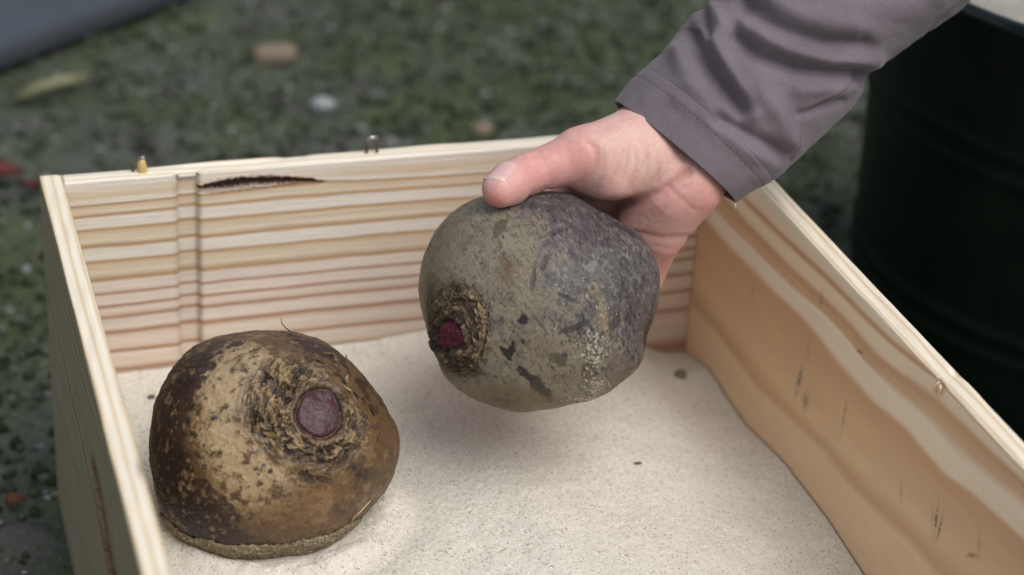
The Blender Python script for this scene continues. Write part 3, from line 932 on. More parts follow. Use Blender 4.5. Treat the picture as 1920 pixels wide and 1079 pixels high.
c = mix(c, (58, 52, 52), sstep(0.30, 0.50, stk + 0.30 * blob(X, Y, 1120, 480, 130, 130) + 0.3 * blob(X, Y, 1090, 620, 90, 60) - 0.12) * 0.75)
c = mix(c, (104, 50, 62), blob(X, Y, 1075, 462, 46, 18, -20) * sstep(0.1, 0.5, n3 + 0.2) * 0.6)
c = mix(c, (124, 104, 74), sstep(0.25, 0.8, 0.5 * n1 + 1.0 * blob(X, Y, 930, 745, 150, 36, 6) + 0.7 * blob(X, Y, 1150, 720, 60, 26, -30) + 0.5 * blob(X, Y, 810, 560, 18, 90)) * 0.85)
c = mix(c, (88, 66, 40), blob(X, Y, 950, 752, 34, 16, 5) * (0.7 + 0.8 * n2))
c = mix(c, (104, 82, 54), blob(X, Y, 953, 508, 14, 24) * (0.8 + n2))
c = mix(c, (150, 136, 108), blob(X, Y, 1128, 610, 10, 60, -12) * 0.8)
c = mix(c, (158, 142, 112), np.exp(-((np.hypot(X - 1106, Y - 541) + front * 99 - 7) / 2.5) ** 2) * 0.8)
def flake(px, py, rx, ry, ang, k=1.0, colr=(44, 42, 40)):
    global c, disp
    m_ = sstep(0.42, 0.62, blob(X, Y, px, py, rx * 1.15, ry * 1.15, ang) + 0.38 * n2 + 0.32 * n5 + 0.2 * n3) * (Q[:, 2] > 0)
    c = mix(c, colr, m_ * k)
    disp = disp - 0.0003 * m_
for a_ in ((1003, 712, 48, 11, 42), (980, 599, 11, 10, 20), (952, 662, 8, 16, -28), (960, 655, 6, 16, 25), (1043, 668, 20, 11, 25, 0.6), (1078, 612, 30, 6, -20, 0.6), (1085, 600, 6, 24, 12, 0.5),
           (806, 466, 6, 10, 30), (940, 432, 12, 22, 25, 0.6), (1020, 495, 6, 24, 22, 0.7), (1150, 590, 8, 40, 14, 0.45), (1216, 622, 8, 30, 12, 0.8, (50, 34, 26)), (1165, 430, 30, 6, 35, 0.7),
           (1000, 525, 5, 26, 8, 0.5), (1060, 560, 26, 4, 25, 0.6), (1040, 440, 30, 6, -22, 0.4), (1120, 500, 6, 22, 20, 0.5), (982, 640, 4, 7, 0, 0.8), (1100, 690, 18, 16, 30, 0.6, (80, 66, 48))):
    flake(*a_)
grit_ = sstep(0.38, 0.55, n3 + 0.75 * blob(X, Y, 1108, 655, 26, 40, 10) + 0.85 * blob(X, Y, 1112, 722, 30, 26) + 0.6 * blob(X, Y, 1075, 745, 50, 8) + 0.25 * blob(X, Y, 1090, 560, 110, 90) - 0.28)
c = mix(c, (206, 200, 182), grit_ * 0.75)
disp += 0.0005 * grit_
c = mix(c, (66, 58, 52), sstep(0.30, 0.55, -n3 + 0.3 * n2 + 0.3 * stk) * 0.6)
c = mix(c, (56, 50, 48), sstep(0.34, 0.5, stk + 0.25 * n5) * 0.55)
rl = sstep(-0.2, 0.45, rag + 0.5 * rag2 + 0.2 * n3)
crownc = s2l((66, 54, 42)) * (1 - rl[:, None]) + s2l((150, 130, 100)) * rl[:, None]
c = mix(c, crownc, sstep(1.1, 0.8, big + 0.14 * n2) * 0.92)
c = mix(c, (34, 30, 26), (blob(X, Y, 880, 688, 40, 14, 15) + blob(X, Y, 818, 610, 8, 60, -8) * 0.8 + blob(X, Y, 815, 545, 8, 26, 20) * 0.8) * (0.9 + n2))
c = mix(c, (168, 148, 116), np.exp(-((big - 0.86) / 0.05) ** 2) * sstep(0.1, 0.4, rag2) * (X > 870) * 0.8)
c = mix(c, (30, 22, 22), np.exp(-((ell - 1.15) / 0.13) ** 2) * 0.8)
scar = sstep(1.06, 0.9, ell + 0.1 * n2)
c = mix(c, s2l((104, 38, 56)) * (1 + 0.3 * n5[:, None] + 0.2 * n3[:, None]), scar)
M_b2 = mat_attr('washed_beet_skin', rough=0.50, spec=0.4, scale=1000, var=0.16, bump=0.0002, bscale=1700, rvar=0.12)
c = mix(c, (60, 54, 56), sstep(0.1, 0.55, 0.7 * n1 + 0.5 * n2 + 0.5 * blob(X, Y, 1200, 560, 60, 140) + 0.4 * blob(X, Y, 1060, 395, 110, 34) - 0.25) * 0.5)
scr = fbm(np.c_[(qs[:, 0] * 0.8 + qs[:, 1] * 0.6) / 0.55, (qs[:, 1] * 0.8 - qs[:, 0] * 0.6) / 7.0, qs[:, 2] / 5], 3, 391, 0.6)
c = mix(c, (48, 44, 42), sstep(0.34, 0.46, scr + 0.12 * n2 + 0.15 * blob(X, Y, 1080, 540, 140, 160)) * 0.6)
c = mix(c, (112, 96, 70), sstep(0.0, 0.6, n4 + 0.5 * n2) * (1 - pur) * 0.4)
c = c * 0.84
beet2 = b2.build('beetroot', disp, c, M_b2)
tag(beet2, 'greyish beetroot held by a hand above the sand', 'beetroot', 'two large beetroots')

# dry leaf scales round the crowns
def scale_mesh(seed, colr):
    r = np.random.default_rng(seed)
    nu, nv = 7, 5
    V = []; C_ = []
    for i in range(nu):
        t = i / (nu - 1)
        wd = 0.5 * math.sin(math.pi * min(1, 0.15 + t * 0.8)) ** 0.8 * (1 - 0.45 * t)
        for j in range(nv):
            s = j / (nv - 1) * 2 - 1
            V.append((s * wd + 0.08 * r.normal(), t - 0.3, 0.32 * t * t + 0.18 * (1 - s * s) * 0.6 + 0.05 * r.normal()))
            C_.append(s2l(colr) * (0.55 + 0.7 * t + 0.2 * r.normal()))
    V = np.array(V); n0 = len(V)
    F = grid_faces(nu, nv)
    V2 = V - np.array([0, 0, 0.10])
    allV = np.concatenate([V, V2])
    rim = [(i * nv) for i in range(nu)] + [(nu - 1) * nv + j for j in range(1, nv)] + [i * nv + nv - 1 for i in range(nu - 2, -1, -1)] + [j for j in range(nv - 2, 0, -1)]
    fs = [tuple(f) for f in F.tolist()] + [tuple(x + n0 for x in f[::-1]) for f in F.tolist()]
    for a, b in zip(rim, rim[1:] + rim[:1]):
        fs.append((a, b, b + n0, a + n0))
    return allV, fs, np.clip(np.array(C_ + C_), 0.004, 1)

M_scale = mat_attr('dry_leaf_scale', rough=0.6, spec=0.3, scale=3, var=0.3)
SCM = []          # six shared scale shapes
for k, colr in enumerate(((150, 126, 92), (112, 90, 62), (64, 50, 38), (180, 158, 124), (88, 70, 50), (50, 42, 34))):
    V, F, C_ = scale_mesh(400 + k, colr)
    o = mesh_obj('leaf_scale', V, F, M_scale, cols=C_)
    SCM.append(o.data)
    bpy.data.objects.remove(o)

def add_scales(bt, items):
    for (px, py, size, ang, kind, lift) in items:
        p, nrm = bt.near(px, py)
        d = np.array([math.cos(ang), math.sin(ang), 0.0])
        d = d - nrm * (d @ nrm); d /= np.linalg.norm(d)
        up = nrm * math.cos(lift) - d * math.sin(lift)
        dd = d * math.cos(lift) + nrm * math.sin(lift)
        sd_ = np.cross(dd, up)
        W = [bt.to_w(v) for v in (sd_, dd, up)]
        pos = bt.to_w(p + nrm * 0.0001)
        o = share('leaf_scale', SCM[kind], bt.obj)
        mm = Matrix.Identity(4)
        for i in range(3):
            for j in range(3):
                mm[i][j] = W[j][i] * size * (0.6, 1.25, 0.4)[j]
            mm[i][3] = pos[i]
        o.matrix_local = mm

r = np.random.default_rng(77)
it = []
for k in range(44):
    a = r.uniform(0, 2 * math.pi)
    q = r.uniform(1.25, 2.7)
    px_, py_ = 593 + 42 * q * math.cos(a) * (1.15 if math.cos(a) < 0 else 0.9), 779 - 45 * q * math.sin(a)
    tang = a + math.pi / 2 * r.choice([-1, 1]) + r.normal(0, 0.5)
    it.append((px_, py_, r.uniform(0.0022, 0.0052), tang, int(r.choice([1, 1, 2, 2, 4, 4, 5])), r.uniform(-0.1, 0.25)))
it += [(512, 790, 0.006, 1.9, 0, 0.2), (522, 770, 0.006, 2.4, 0, 0.3), (520, 822, 0.008, 2.7, 0, 0.1), (545, 838, 0.006, 0.2, 0, 0.0), (505, 765, 0.006, 1.2, 0, 0.3), (480, 780, 0.006, 3.6, 2, 0.2),
       (560, 725, 0.006, 2.9, 2, 0.25), (640, 728, 0.005, 5.4, 0, 0.15), (645, 717, 0.004, 1.0, 0, 0.1), (690, 765, 0.006, 4.4, 2, 0.2), (568, 885, 0.0075, 5.6, 2, 0.2), (600, 895, 0.007, 5.8, 4, 0.1),
       (625, 860, 0.0065, 0.2, 2, 0.1), (525, 738, 0.006, 0.8, 1, 0.3), (505, 715, 0.005, 2.0, 2, 0.2)]
add_scales(b1, it)
it = []
for k in range(18):
    a = r.uniform(0, 2 * math.pi)
    q = r.uniform(0.5, 1.02)
    px_, py_ = 862 + 64 * q * math.cos(a), 616 - 86 * q * math.sin(a)
    if px_ < 806: continue
    if (px_ - 847) ** 2 + (py_ - 628) ** 2 < 32 ** 2: continue
    tang = a + math.pi / 2 * r.choice([-1, 1]) + r.normal(0, 0.4)
    it.append((px_, py_, r.uniform(0.0020, 0.0042), tang, int(r.choice([1, 2, 2, 4, 4, 5, 0])), r.uniform(-0.1, 0.25)))
for k in range(9):
    it.append((908 + 8 * math.sin(k * 0.35), 565 + k * 12, 0.0018, r.normal(0, 0.3), int(r.choice([0, 1, 4])), 0.3))
it += [(856, 536, 0.006, 0.3, 1, 0.3), (868, 560, 0.005, 2.3, 1, 0.2), (905, 580, 0.004, 1.9, 0, 0.1), (890, 585, 0.008, 1.9, 2, 0.0), (840, 568, 0.007, 0.2, 0, 0.1), (900, 640, 0.004, 2.4, 0, 0.4), (896, 652, 0.0045, 1.0, 0, 0.4)]
add_scales(b2, it)

# crust of damp sand clinging to the underside of the lying root
wl = b1.world(b1.L)
zline = HB - 0.1018 + 0.0012 * fbm(b1.L * 160, 3, 501)
hx = (wl[:, 0] - LBC[0]); hy = (wl[:, 1] - LBC[1])
azi = np.arctan2(hy, hx)
fr = np.cos(azi - math.atan2(-0.83, -0.25))                     # 1 on the side towards the viewer
zline = zline - 0.016 * sstep(0.60, 0.0, fr) + 0.0026 * fbm(b1.L * 70, 3, 503)
inside = wl[:, 2] < zline
fm = inside[CS_F].all(axis=1)
used = np.unique(CS_F[fm])
remap = -np.ones(len(wl), int); remap[used] = np.arange(len(used))
nw = b1.n[used, :1] * b1.r + b1.n[used, 1:2] * b1.u - b1.n[used, 2:3] * b1.f
thick = 0.0002 + 0.0010 * sstep(0.0, 0.002, zline[used] - wl[used, 2]) + 0.0006 * noise(b1.L[used] * 900, 5)
cv = wl[used] + nw * thick[:, None] - LBC
M_crust = mat_sand('damp_sand', tuple(s2l((132, 120, 98))), tuple(s2l((84, 70, 50))), tuple(s2l((190, 180, 160))))
cf = remap[CS_F[fm]]
cr_ = mesh_obj('sand_crust', cv, cf[:, ::-1] if b1.flip else cf, M_crust, beet1)
cr_['label'] = 'damp sand clinging to the underside'
# a thin root hair on top
M_hair = mat_plain('root_hair', tuple(s2l((70, 56, 44))), rough=0.7)
p0, _ = b1.near(541, 630)
hp = [b1.to_w(p0 + np.array(d) * 0.00026) for d in ((4, -2, 0), (0, 6, 0), (-8, 12, 0), (-14, 20, 0), (-16, 30, 0))]
V, F = tube(hp, [0.0004, 0.00035, 0.0003, 0.00025, 0.0001], 5)
mesh_obj('root_hair', V, F, M_hair, beet1)
hp = []
for x_, y_ in ((690, 935), (678, 948), (668, 958), (660, 965), (654, 978)):
    p0, n0 = b1.near(x_, y_)
    hp.append(b1.to_w(p0 + n0 * 0.0007))
V, F = tube(hp, [0.0002, 0.0004, 0.0004, 0.0004, 0.0002], 5)
mesh_obj('root_hair', V, F, mat_plain('pale_root_hair', tuple(s2l((196, 172, 132))), rough=0.7), beet1)

# ------------------------------------------------------------------ person: right hand, wrist and sleeved arm
MMPX = HBD / FPX * 1000                        # millimetres per photograph pixel at the root's centre
def hpx(px, py, z):
    """hand frame (mm): X right, Y up, Z towards the viewer, from a pixel and a depth offset"""
    k = (HBD * 1000 - z) / (HBD * 1000)
    return np.array([(px - 1012) * MMPX * k, -(py - 566) * MMPX * k, z])

def hand_world(L):
    L = np.asarray(L) / 1000.0
    # pixel offset of the root's centre is kept in the ray of its own pixel
    base = CAM + HBD * CF
    off = np.array([(1012 - 960) / FPX * HBD, -(566 - 539.5) / FPX * HBD])
    return base + (L[:, :1] + off[0] * (1 - L[:, 2:3] / HBD * 1.0)) * CR + (L[:, 1:2] + off[1] * (1 - L[:, 2:3] / HBD)) * CU - L[:, 2:3] * CF

HS = 0.85
lo = np.array([-62.0, -66.0, -98.0]); hi = np.array([150.0, 140.0, 52.0])
dims = np.ceil((hi - lo) / HS).astype(int) + 1
FIELD = np.full(dims, 60.0, np.float32)
ax = [(lo[k] + HS * np.arange(dims[k])).astype(np.float32) for k in range(3)]
PRIMS = []

def prim(a, b, ra, rb, k=6.0, mode='add', flat=None):
    """rounded cone blended in; flat = (axis vector, factor) squashes distances along an axis"""
    a = np.asarray(a, float); b = np.asarray(b, float)
    mg = max(ra, rb) + (max(8.0, 2.0 * k) if mode == 'add' else 4.0)
    p0 = np.maximum(((np.minimum(a, b) - mg - lo) / HS).astype(int), 0)
    p1 = np.minimum(((np.maximum(a, b) + mg - lo) / HS).astype(int) + 2, dims)
    if (p1 <= p0).any(): return
    x = ax[0][p0[0]:p1[0]][:, None, None]; y = ax[1][p0[1]:p1[1]][None, :, None]; z = ax[2][p0[2]:p1[2]][None, None, :]
    ba = b - a
    L2 = max(float(ba @ ba), 1e-6)
    dx, dy, dz = x - np.float32(a[0]), y - np.float32(a[1]), z - np.float32(a[2])
    t = np.clip((dx * ba[0] + dy * ba[1] + dz * ba[2]) / L2, 0, 1).astype(np.float32)
    ex, ey, ez = dx - t * ba[0], dy - t * ba[1], dz - t * ba[2]
    d2 = ex * ex + ey * ey + ez * ez
    if flat is not None:
        f = np.asarray(flat[0], float); f = f / np.linalg.norm(f)
        pr = ex * f[0] + ey * f[1] + ez * f[2]
        d2 = d2 + (flat[1] ** 2 - 1) * pr * pr
    d = np.sqrt(d2) - (ra + t * (rb - ra))
    s = FIELD[p0[0]:p1[0], p0[1]:p1[1], p0[2]:p1[2]]
    if mode == 'add':
        h = np.clip(0.5 + 0.5 * (s - d) / k, 0, 1)
        s[...] = s * (1 - h) + d * h - k * h * (1 - h)
    else:
        h = np.clip(0.5 - 0.5 * (s + d) / k, 0, 1)
        s[...] = s * (1 - h) + (-d) * h + k * h * (1 - h)

V3 = lambda *a: np.array(a, float)
# --- forearm and wrist
WR = V3(62, 75, -8); AC = V3(0.74, -0.62, 0.12); AC /= np.linalg.norm(AC)      # across the wrist, thumb side to little-finger side
ARM = V3(0.74, 0.60, -0.30); ARM /= np.linalg.norm(ARM)
for s_ in (-1, 1):
    prim(WR + AC * (12 * s_ + 2.5) - ARM * 2, WR + AC * 10 * s_ + ARM * 62, 17.5, 15.5, 8)
# --- palm: metacarpals from the wrist to the knuckles behind the root
KN_ = [V3(13, 50, -62), V3(29, 39, -63), V3(43, 27, -61), V3(53, 15, -54)]     # index .. little knuckle
for i, kn in enumerate(KN_):
    st_ = WR + AC * (-14 + 9.5 * i) + V3(-3, -4, -4)
    prim(st_, kn, 16, 11.5, 9)
prim(KN_[0], KN_[3], 10, 10, 6)
# ball of the thumb, heel of the hand
prim(V3(50, 79, 0), V3(30, 72, 8), 18.5, 14.5, 7)
prim(V3(55, 70, 5), V3(36, 62, 7), 14, 13, 6)
prim(V3(74, 58, -4), V3(61, 36, -20), 17.5, 12.5, 7)
prim(V3(63, 53, -4), V3(50, 40, -16), 15, 11, 7)
prim(V3(60, 34, -24), V3(52, 22, -38), 11.5, 10, 6)
# thumb
T0, T1, T2, T3 = V3(37, 75, 4), V3(19, 71.0, 9), V3(-6, 62.0, 17), V3(-19.5, 54.5, 32)
prim(T0, T1, 14.5, 12.8, 6)
prim(T1, (T1 + T2) / 2, 12.6, 10.2, 5)
prim((T1 + T2) / 2, T2, 10.2, 9.6, 4)
prim(T2, T2 * 0.4 + T3 * 0.6, 9.6, 9.5, 4)
prim(T2 * 0.4 + T3 * 0.6, T3, 9.4, 8.0, 4)
prim(T2 * 0.3 + T3 * 0.7 + V3(0, -2, 0), T3 + V3(1, -1.5, 0), 9.2, 8.0, 3)
prim(T1 + V3(2, 2, 0), T1 + V3(5, 3, -2), 11, 11, 5)         # knuckle
# web between thumb and index
prim(V3(22, 66, 2), V3(15, 56, -36), 9, 9.5, 10)
prim(V3(30, 66, -4), V3(24, 54, -34), 12, 11, 10)
# fingers wrapped round the far side
FING = [
    [KN_[0], V3(-16, 33, -71), V3(-38, 18, -58), V3(-50, 6, -42)],
    [KN_[1], V3(-6, 12, -76), V3(-32, -4, -64), V3(-46, -14, -46)],
    [KN_[2], V3(12, -8, -76), V3(-16, -24, -64), V3(-33, -32, -48)],
    [KN_[3], V3(32, -18, -66), V3(9, -35, -58), V3(-7, -43, -47)]]
for fi, (a, b, c_, d) in enumerate(FING):
    r0 = (10.0, 10.2, 9.6, 8.6)[fi]
    prim(a, b, r0 + 0.8, r0 - 0.6, 3.5)
    prim(b, c_, r0 - 0.5, r0 - 1.4, 2.5)
    prim(c_, d, r0 - 1.3, r0 - 2.2, 2.5)
# --- creases, carved
def crease(pts, r=0.9, k=1.6):
    pts = [hpx(*q) for q in pts]
    for a, b in zip(pts[:-1], pts[1:]):
        prim(a, b, r, r, k, 'sub')
# --- mesh the field (surface nets)
def surface_nets(G):
    ins = G < 0
    nx, ny, nz = G.shape
    cnt = np.zeros((nx - 1, ny - 1, nz - 1), np.int8)
    for dx in (0, 1):
        for dy in (0, 1):
            for dz in (0, 1):
                cnt += ins[dx:nx - 1 + dx, dy:ny - 1 + dy, dz:nz - 1 + dz]
    cell = (cnt > 0) & (cnt < 8)
    ci = np.argwhere(cell)
    idx = -np.ones(cell.shape, np.int64)
    idx[cell] = np.arange(len(ci))
    acc = np.zeros((len(ci), 3)); w_ = np.zeros(len(ci))
    cor = [(0, 0, 0), (1, 0, 0), (0, 1, 0), (1, 1, 0), (0, 0, 1), (1, 0, 1), (0, 1, 1), (1, 1, 1)]
    val = np.stack([G[ci[:, 0] + a, ci[:, 1] + b, ci[:, 2] + c_] for a, b, c_ in cor], 1)
    for i in range(8):
        for j in range(i + 1, 8):
            if sum(abs(p - q) for p, q in zip(cor[i], cor[j])) != 1: continue
            a, b = val[:, i], val[:, j]
            m_ = (a < 0) != (b < 0)
            t = np.where(m_, a / np.where(m_, a - b, 1), 0)
            p = np.array(cor[i]) + t[:, None] * (np.array(cor[j]) - np.array(cor[i]))
            acc += p * m_[:, None]; w_ += m_
    V = ci + acc / w_[:, None]
    quads = []
    for axis in range(3):
        sl0 = [slice(1, -1)] * 3; sl1 = [slice(1, -1)] * 3
        sl0[axis] = slice(0, -1); sl1[axis] = slice(1, None)
        A_ = ins[tuple(sl0)]; B_ = ins[tuple(sl1)]
        e = np.argwhere(A_ != B_)
        off = np.ones(3, int); off[axis] = 0
        e = e + off
        o1, o2 = [(axis + 1) % 3, (axis + 2) % 3]
        d1 = np.zeros(3, int); d1[o1] = 1
        d2 = np.zeros(3, int); d2[o2] = 1
        q = np.stack([idx[tuple((e - d1 - d2).T)], idx[tuple((e - d2).T)], idx[tuple(e.T)], idx[tuple((e - d1).T)]], 1)
        neg = ins[tuple(e.T)]
        q[~neg] = q[~neg][:, ::-1]
        quads.append(q)
    return V, np.concatenate(quads)[:, ::-1]

def field_at(P):
    g = (P - lo) / HS
    i = np.clip(np.floor(g).astype(int), 0, dims - 2); f = g - i
    out = 0
    for dx in (0, 1):
        for dy in (0, 1):
            for dz in (0, 1):
                w_ = (f[:, 0] if dx else 1 - f[:, 0]) * (f[:, 1] if dy else 1 - f[:, 1]) * (f[:, 2] if dz else 1 - f[:, 2])
                out = out + w_ * FIELD[i[:, 0] + dx, i[:, 1] + dy, i[:, 2] + dz]
    return out

FIELD[:2] = 5; FIELD[-2:] = 5; FIELD[:, :2] = 5; FIELD[:, -2:] = 5; FIELD[:, :, :2] = 5; FIELD[:, :, -2:] = 5
hv, hf = surface_nets(FIELD)
hv = hv * HS + lo
# keep the surface out of the root: flesh flattens against it
def root_depth(P):
    """signed distance-like value to the root's outline solid, mm (negative inside)"""
    al = np.arctan2(P[:, 1], P[:, 0])
    s_ = np.interp(al, np.append(b2.fine, math.pi), np.append(b2.rf, b2.rf[0])) * b2.s * 1000
    zz = np.where(P[:, 2] > 0, 56.0, 54.0)
    q = np.sqrt((np.hypot(P[:, 0], P[:, 1]) / s_) ** 2 + (P[:, 2] / zz) ** 2)
    R_ = np.linalg.norm(P, axis=1)
    return R_ * (1 - 1 / np.maximum(q, 1e-6)), q
# light Laplacian smoothing
def smooth_mesh(V, F, it, w_):
    n_ = len(V)
    E_ = np.concatenate([F[:, [0, 1]], F[:, [1, 2]], F[:, [2, 3]], F[:, [3, 0]]])
    for _ in range(it):
        S_ = np.zeros_like(V); cn = np.zeros(n_)
        for k in range(3):
            S_[:, k] = np.bincount(E_[:, 0], V[E_[:, 1], k], n_) + np.bincount(E_[:, 1], V[E_[:, 0], k], n_)
        cn = np.bincount(E_[:, 0], minlength=n_) + np.bincount(E_[:, 1], minlength=n_)
        V = V * (1 - w_) + w_ * S_ / cn[:, None]
    return V
hv = smooth_mesh(hv, hf, 2, 0.5)
for _ in range(2):
    d_, q = root_depth(hv)
    push = np.maximum(0.25 - d_, 0)
    push = np.where(d_ < 0.25, np.minimum(push, 14), 0)
    hv = hv + (hv / np.linalg.norm(hv, axis=1, keepdims=True)) * push[:, None]
# fine wrinkles by displacement, in pixel space of the visible side
HXp = 1012 + hv[:, 0] / MMPX / ((HBD * 1000 - hv[:, 2]) / (HBD * 1000)); HYp = 566 - hv[:, 1] / MMPX / ((HBD * 1000 - hv[:, 2]) / (HBD * 1000))
hn = vert_normals(hv, hf)
if (hn * (hv - hv.mean(0))).sum() < 0:
    hf = hf[:, ::-1]; hn = -hn
face = np.clip(hn[:, 2] * 1.5 + 0.6, 0, 1)
def line_field(pts, wdt):
    pts = np.array(pts, float)
    d = np.full(len(hv), 1e9)
    for a, b in zip(pts[:-1], pts[1:]):
        ba = b - a
        t = np.clip(((HXp - a[0]) * ba[0] + (HYp - a[1]) * ba[1]) / (ba @ ba), 0, 1)
        d = np.minimum(d, np.hypot(HXp - a[0] - t * ba[0], HYp - a[1] - t * ba[1]))
    return np.exp(-(d / wdt) ** 2) * face * (hv[:, 2] > -50)
hd = np.zeros(len(hv)); redn = np.zeros(len(hv))
CREASES = [  # polyline, width px, depth mm
    ([(1102, 268), (1114, 278), (1120, 294), (1116, 312), (1104, 330), (1090, 344)], 7, 0.6),
    ([(1128, 282), (1131, 302), (1128, 330), (1118, 350)], 5, 0.14),
    ([(1147, 284), (1150, 306), (1146, 330), (1134, 356)], 5, 0.14),
    ([(1166, 282), (1170, 306), (1166, 332), (1156, 356)], 5, 0.14),
    ([(1186, 278), (1192, 300), (1188, 326), (1178, 352)], 5, 0.14),
    ([(1206, 274), (1213, 296), (1210, 322), (1200, 346)], 5, 0.14),
    ([(1226, 276), (1233, 296), (1230, 318), (1222, 338)], 5, 0.14),
    ([(1246, 290), (1252, 306), (1248, 326)], 5, 0.14),
    ([(1104, 384), (1150, 382), (1196, 377), (1240, 361), (1270, 338), (1290, 322)], 9, 1.5),
    ([(1140, 392), (1200, 388), (1250, 372), (1284, 350)], 5, 0.3),
    ([(1190, 436), (1240, 446), (1306, 444)], 6, 0.8),
    ([(1252, 350), (1276, 372), (1300, 392)], 6, 0.35),
    ([(1228, 462), (1262, 470), (1284, 466)], 5, 0.3),
    ([(1002, 296), (1010, 306), (1014, 318)], 4, 0.3), ([(1010, 292), (1019, 303), (1023, 316)], 4, 0.25), ([(992, 306), (999, 314)], 4, 0.2),
    ([(1022, 352), (1028, 362), (1030, 370)], 4, 0.3), ([(1014, 356), (1019, 368)], 4, 0.25),
]
for pts, wd, dp in CREASES:
    L_ = line_field(pts, wd)
    hd -= dp * L_
    hd += 0.30 * dp * (line_field(pts, wd * 2.4) - L_)
    redn += L_ * min(1, dp)
wr = fbm(np.c_[(HXp + 0.12 * (HYp - 300) + 6 * noise(hv / 9.0, 641)) / 9.0, HYp / 42.0, 0 * HXp], 3, 651, 0.6)
wz = blob(HXp, HYp, 1185, 315, 75, 48, 10) * face
hd += 0.19 * wr * wz + 0.12 * fbm(np.c_[(HXp - HYp) / 8.0, (HXp + HYp) / 30.0, 0 * HXp], 3, 661) * blob(HXp, HYp, 1250, 400, 90, 60) * face
hd += 0.10 * fbm(hv / 3.5, 4, 601, 0.6) + 0.05 * fbm(np.c_[hv[:, 0] / 0.9, hv[:, 1] / 3.0, hv[:, 2] / 1.5], 3, 611)
hv2 = hv + hn * hd[:, None]
# skin colour
hc = np.tile(s2l((220, 178, 170)), (len(hv), 1))
mot = fbm(hv / 7.0, 4, 621)
hc = mix(hc, (214, 154, 146), sstep(-0.3, 0.5, mot) * 0.55)
hc = mix(hc, (226, 180, 168), blob(HXp, HYp, 1230, 410, 80, 50) * 0.5)
hc = mix(hc, (222, 190, 174), sstep(0.1, 0.5, fbm(hv / 3.0 + 4, 4, 623)) * 0.5)
hc = mix(hc, (204, 138, 132), sstep(0.15, 0.5, fbm(hv / 2.4 + 14, 4, 625)) * 0.3)
hc = mix(hc, (226, 192, 172), blob(HXp, HYp, 1185, 290, 70, 60) * 0.7)
hc = mix(hc, (212, 142, 136), (blob(HXp, HYp, 1075, 290, 50, 46) + blob(HXp, HYp, 1000, 340, 70, 50)) * 0.55)
hc = mix(hc, (210, 128, 116), blob(HXp, HYp, 925, 380, 34, 26) * 0.6)
hc = mix(hc, (208, 142, 130), (blob(HXp, HYp, 1330, 370, 50, 60, 30) + blob(HXp, HYp, 1245, 490, 40, 34) + 0.5 * blob(HXp, HYp, 1215, 400, 60, 24)) * 0.6)
hc = mix(hc, (184, 112, 102), np.clip(redn, 0, 1) * 0.35)
hc = mix(hc, (200, 140, 132), sstep(0.15, -0.4, wr) * wz * 0.4)
hc = hc * (1 + 0.06 * fbm(hv / 1.6, 3, 631))[:, None]
M_skin = mat_attr('skin', rough=0.46, spec=0.4, scale=700, var=0.05, bump=0.00022, bscale=1300, sss=0.2, gain=0.97)
hw = hand_world(hv2)
HO = hand_world(np.array([[62.0, 75.0, -8.0]]))[0]
person = mesh_obj('person', hw - HO, hf, M_skin, cols=hc)
person.location = HO
tag(person, 'bare right hand and grey sleeved arm of a person gripping the greyish beetroot', 'person')

# thumb nail: a thin curved plate laid on the back of the thumb tip
def march(P, D):
    P = P.copy()
    for _ in range(40):
        d_ = field_at(P)
        P = P + D * np.clip(d_, -2, 4)[:, None] * 0.8
    return P
axis_t = V3(-0.50, -0.33, 0.80); axis_t /= np.linalg.norm(axis_t)
nn = V3(0.05, 0.90, 0.43); nn -= axis_t * (nn @ axis_t); nn /= np.linalg.norm(nn)
sid = np.cross(axis_t, nn)
nu, nv_ = 15, 13
grid = []
for i in range(nu):
    t = i / (nu - 1)
    for j in range(nv_):
        s_ = j / (nv_ - 1) * 2 - 1
        tt = (t - 0.5) * 14.0
        # rounded root and free edge
        tt = tt * (1 - 0.24 * s_ * s_)
        grid.append(T3 + axis_t * (-1.2 + tt) + sid * (s_ * 6.2 + 0.6) + nn * 13)
grid = np.array(grid)
gp = march(grid, np.tile(-nn, (len(grid), 1)))
drop = (grid - gp) @ nn
drop = np.minimum(drop, np.median(drop) + 3.2)
gp = grid - nn * drop[:, None]
tt = np.repeat(np.linspace(0, 1, nu), nv_); ss = np.tile(np.linspace(-1, 1, nv_), nu)
lift = 0.32 - 0.10 * sstep(0.85, 1.0, tt) - 0.55 * (np.abs(ss) > 0.95) - 0.5 * (tt < 0.05)
gp = gp + nn * lift[:, None]
low = gp - nn * 0.7
NV = np.concatenate([gp, low]); n0 = len(gp)
F = grid_faces(nu, nv_)
nc = np.tile(s2l((214, 174, 170)), (n0, 1))
nc = mix(nc, (220, 192, 182), sstep(0.86, 0.95, tt))
nc = mix(nc, (226, 196, 186), sstep(0.22, 0.08, tt) * 0.6)
fs = [tuple(f) for f in F.tolist()] + [tuple(x + n0 for x in f[::-1]) for f in F.tolist()]
rim = [(i * nv_) for i in range(nu)] + [(nu - 1) * nv_ + j for j in range(1, nv_)] + [i * nv_ + nv_ - 1 for i in range(nu - 2, -1, -1)] + [j for j in range(nv_ - 2, 0, -1)]
for a, b in zip(rim, rim[1:] + rim[:1]):
    fs.append((a, a + n0, b + n0, b))
M_nail = mat_attr('nail', rough=0.28, spec=0.5, scale=900, var=0.04)
mesh_obj('thumbnail', hand_world(NV) - HO, fs, M_nail, person, np.concatenate([nc, nc]))

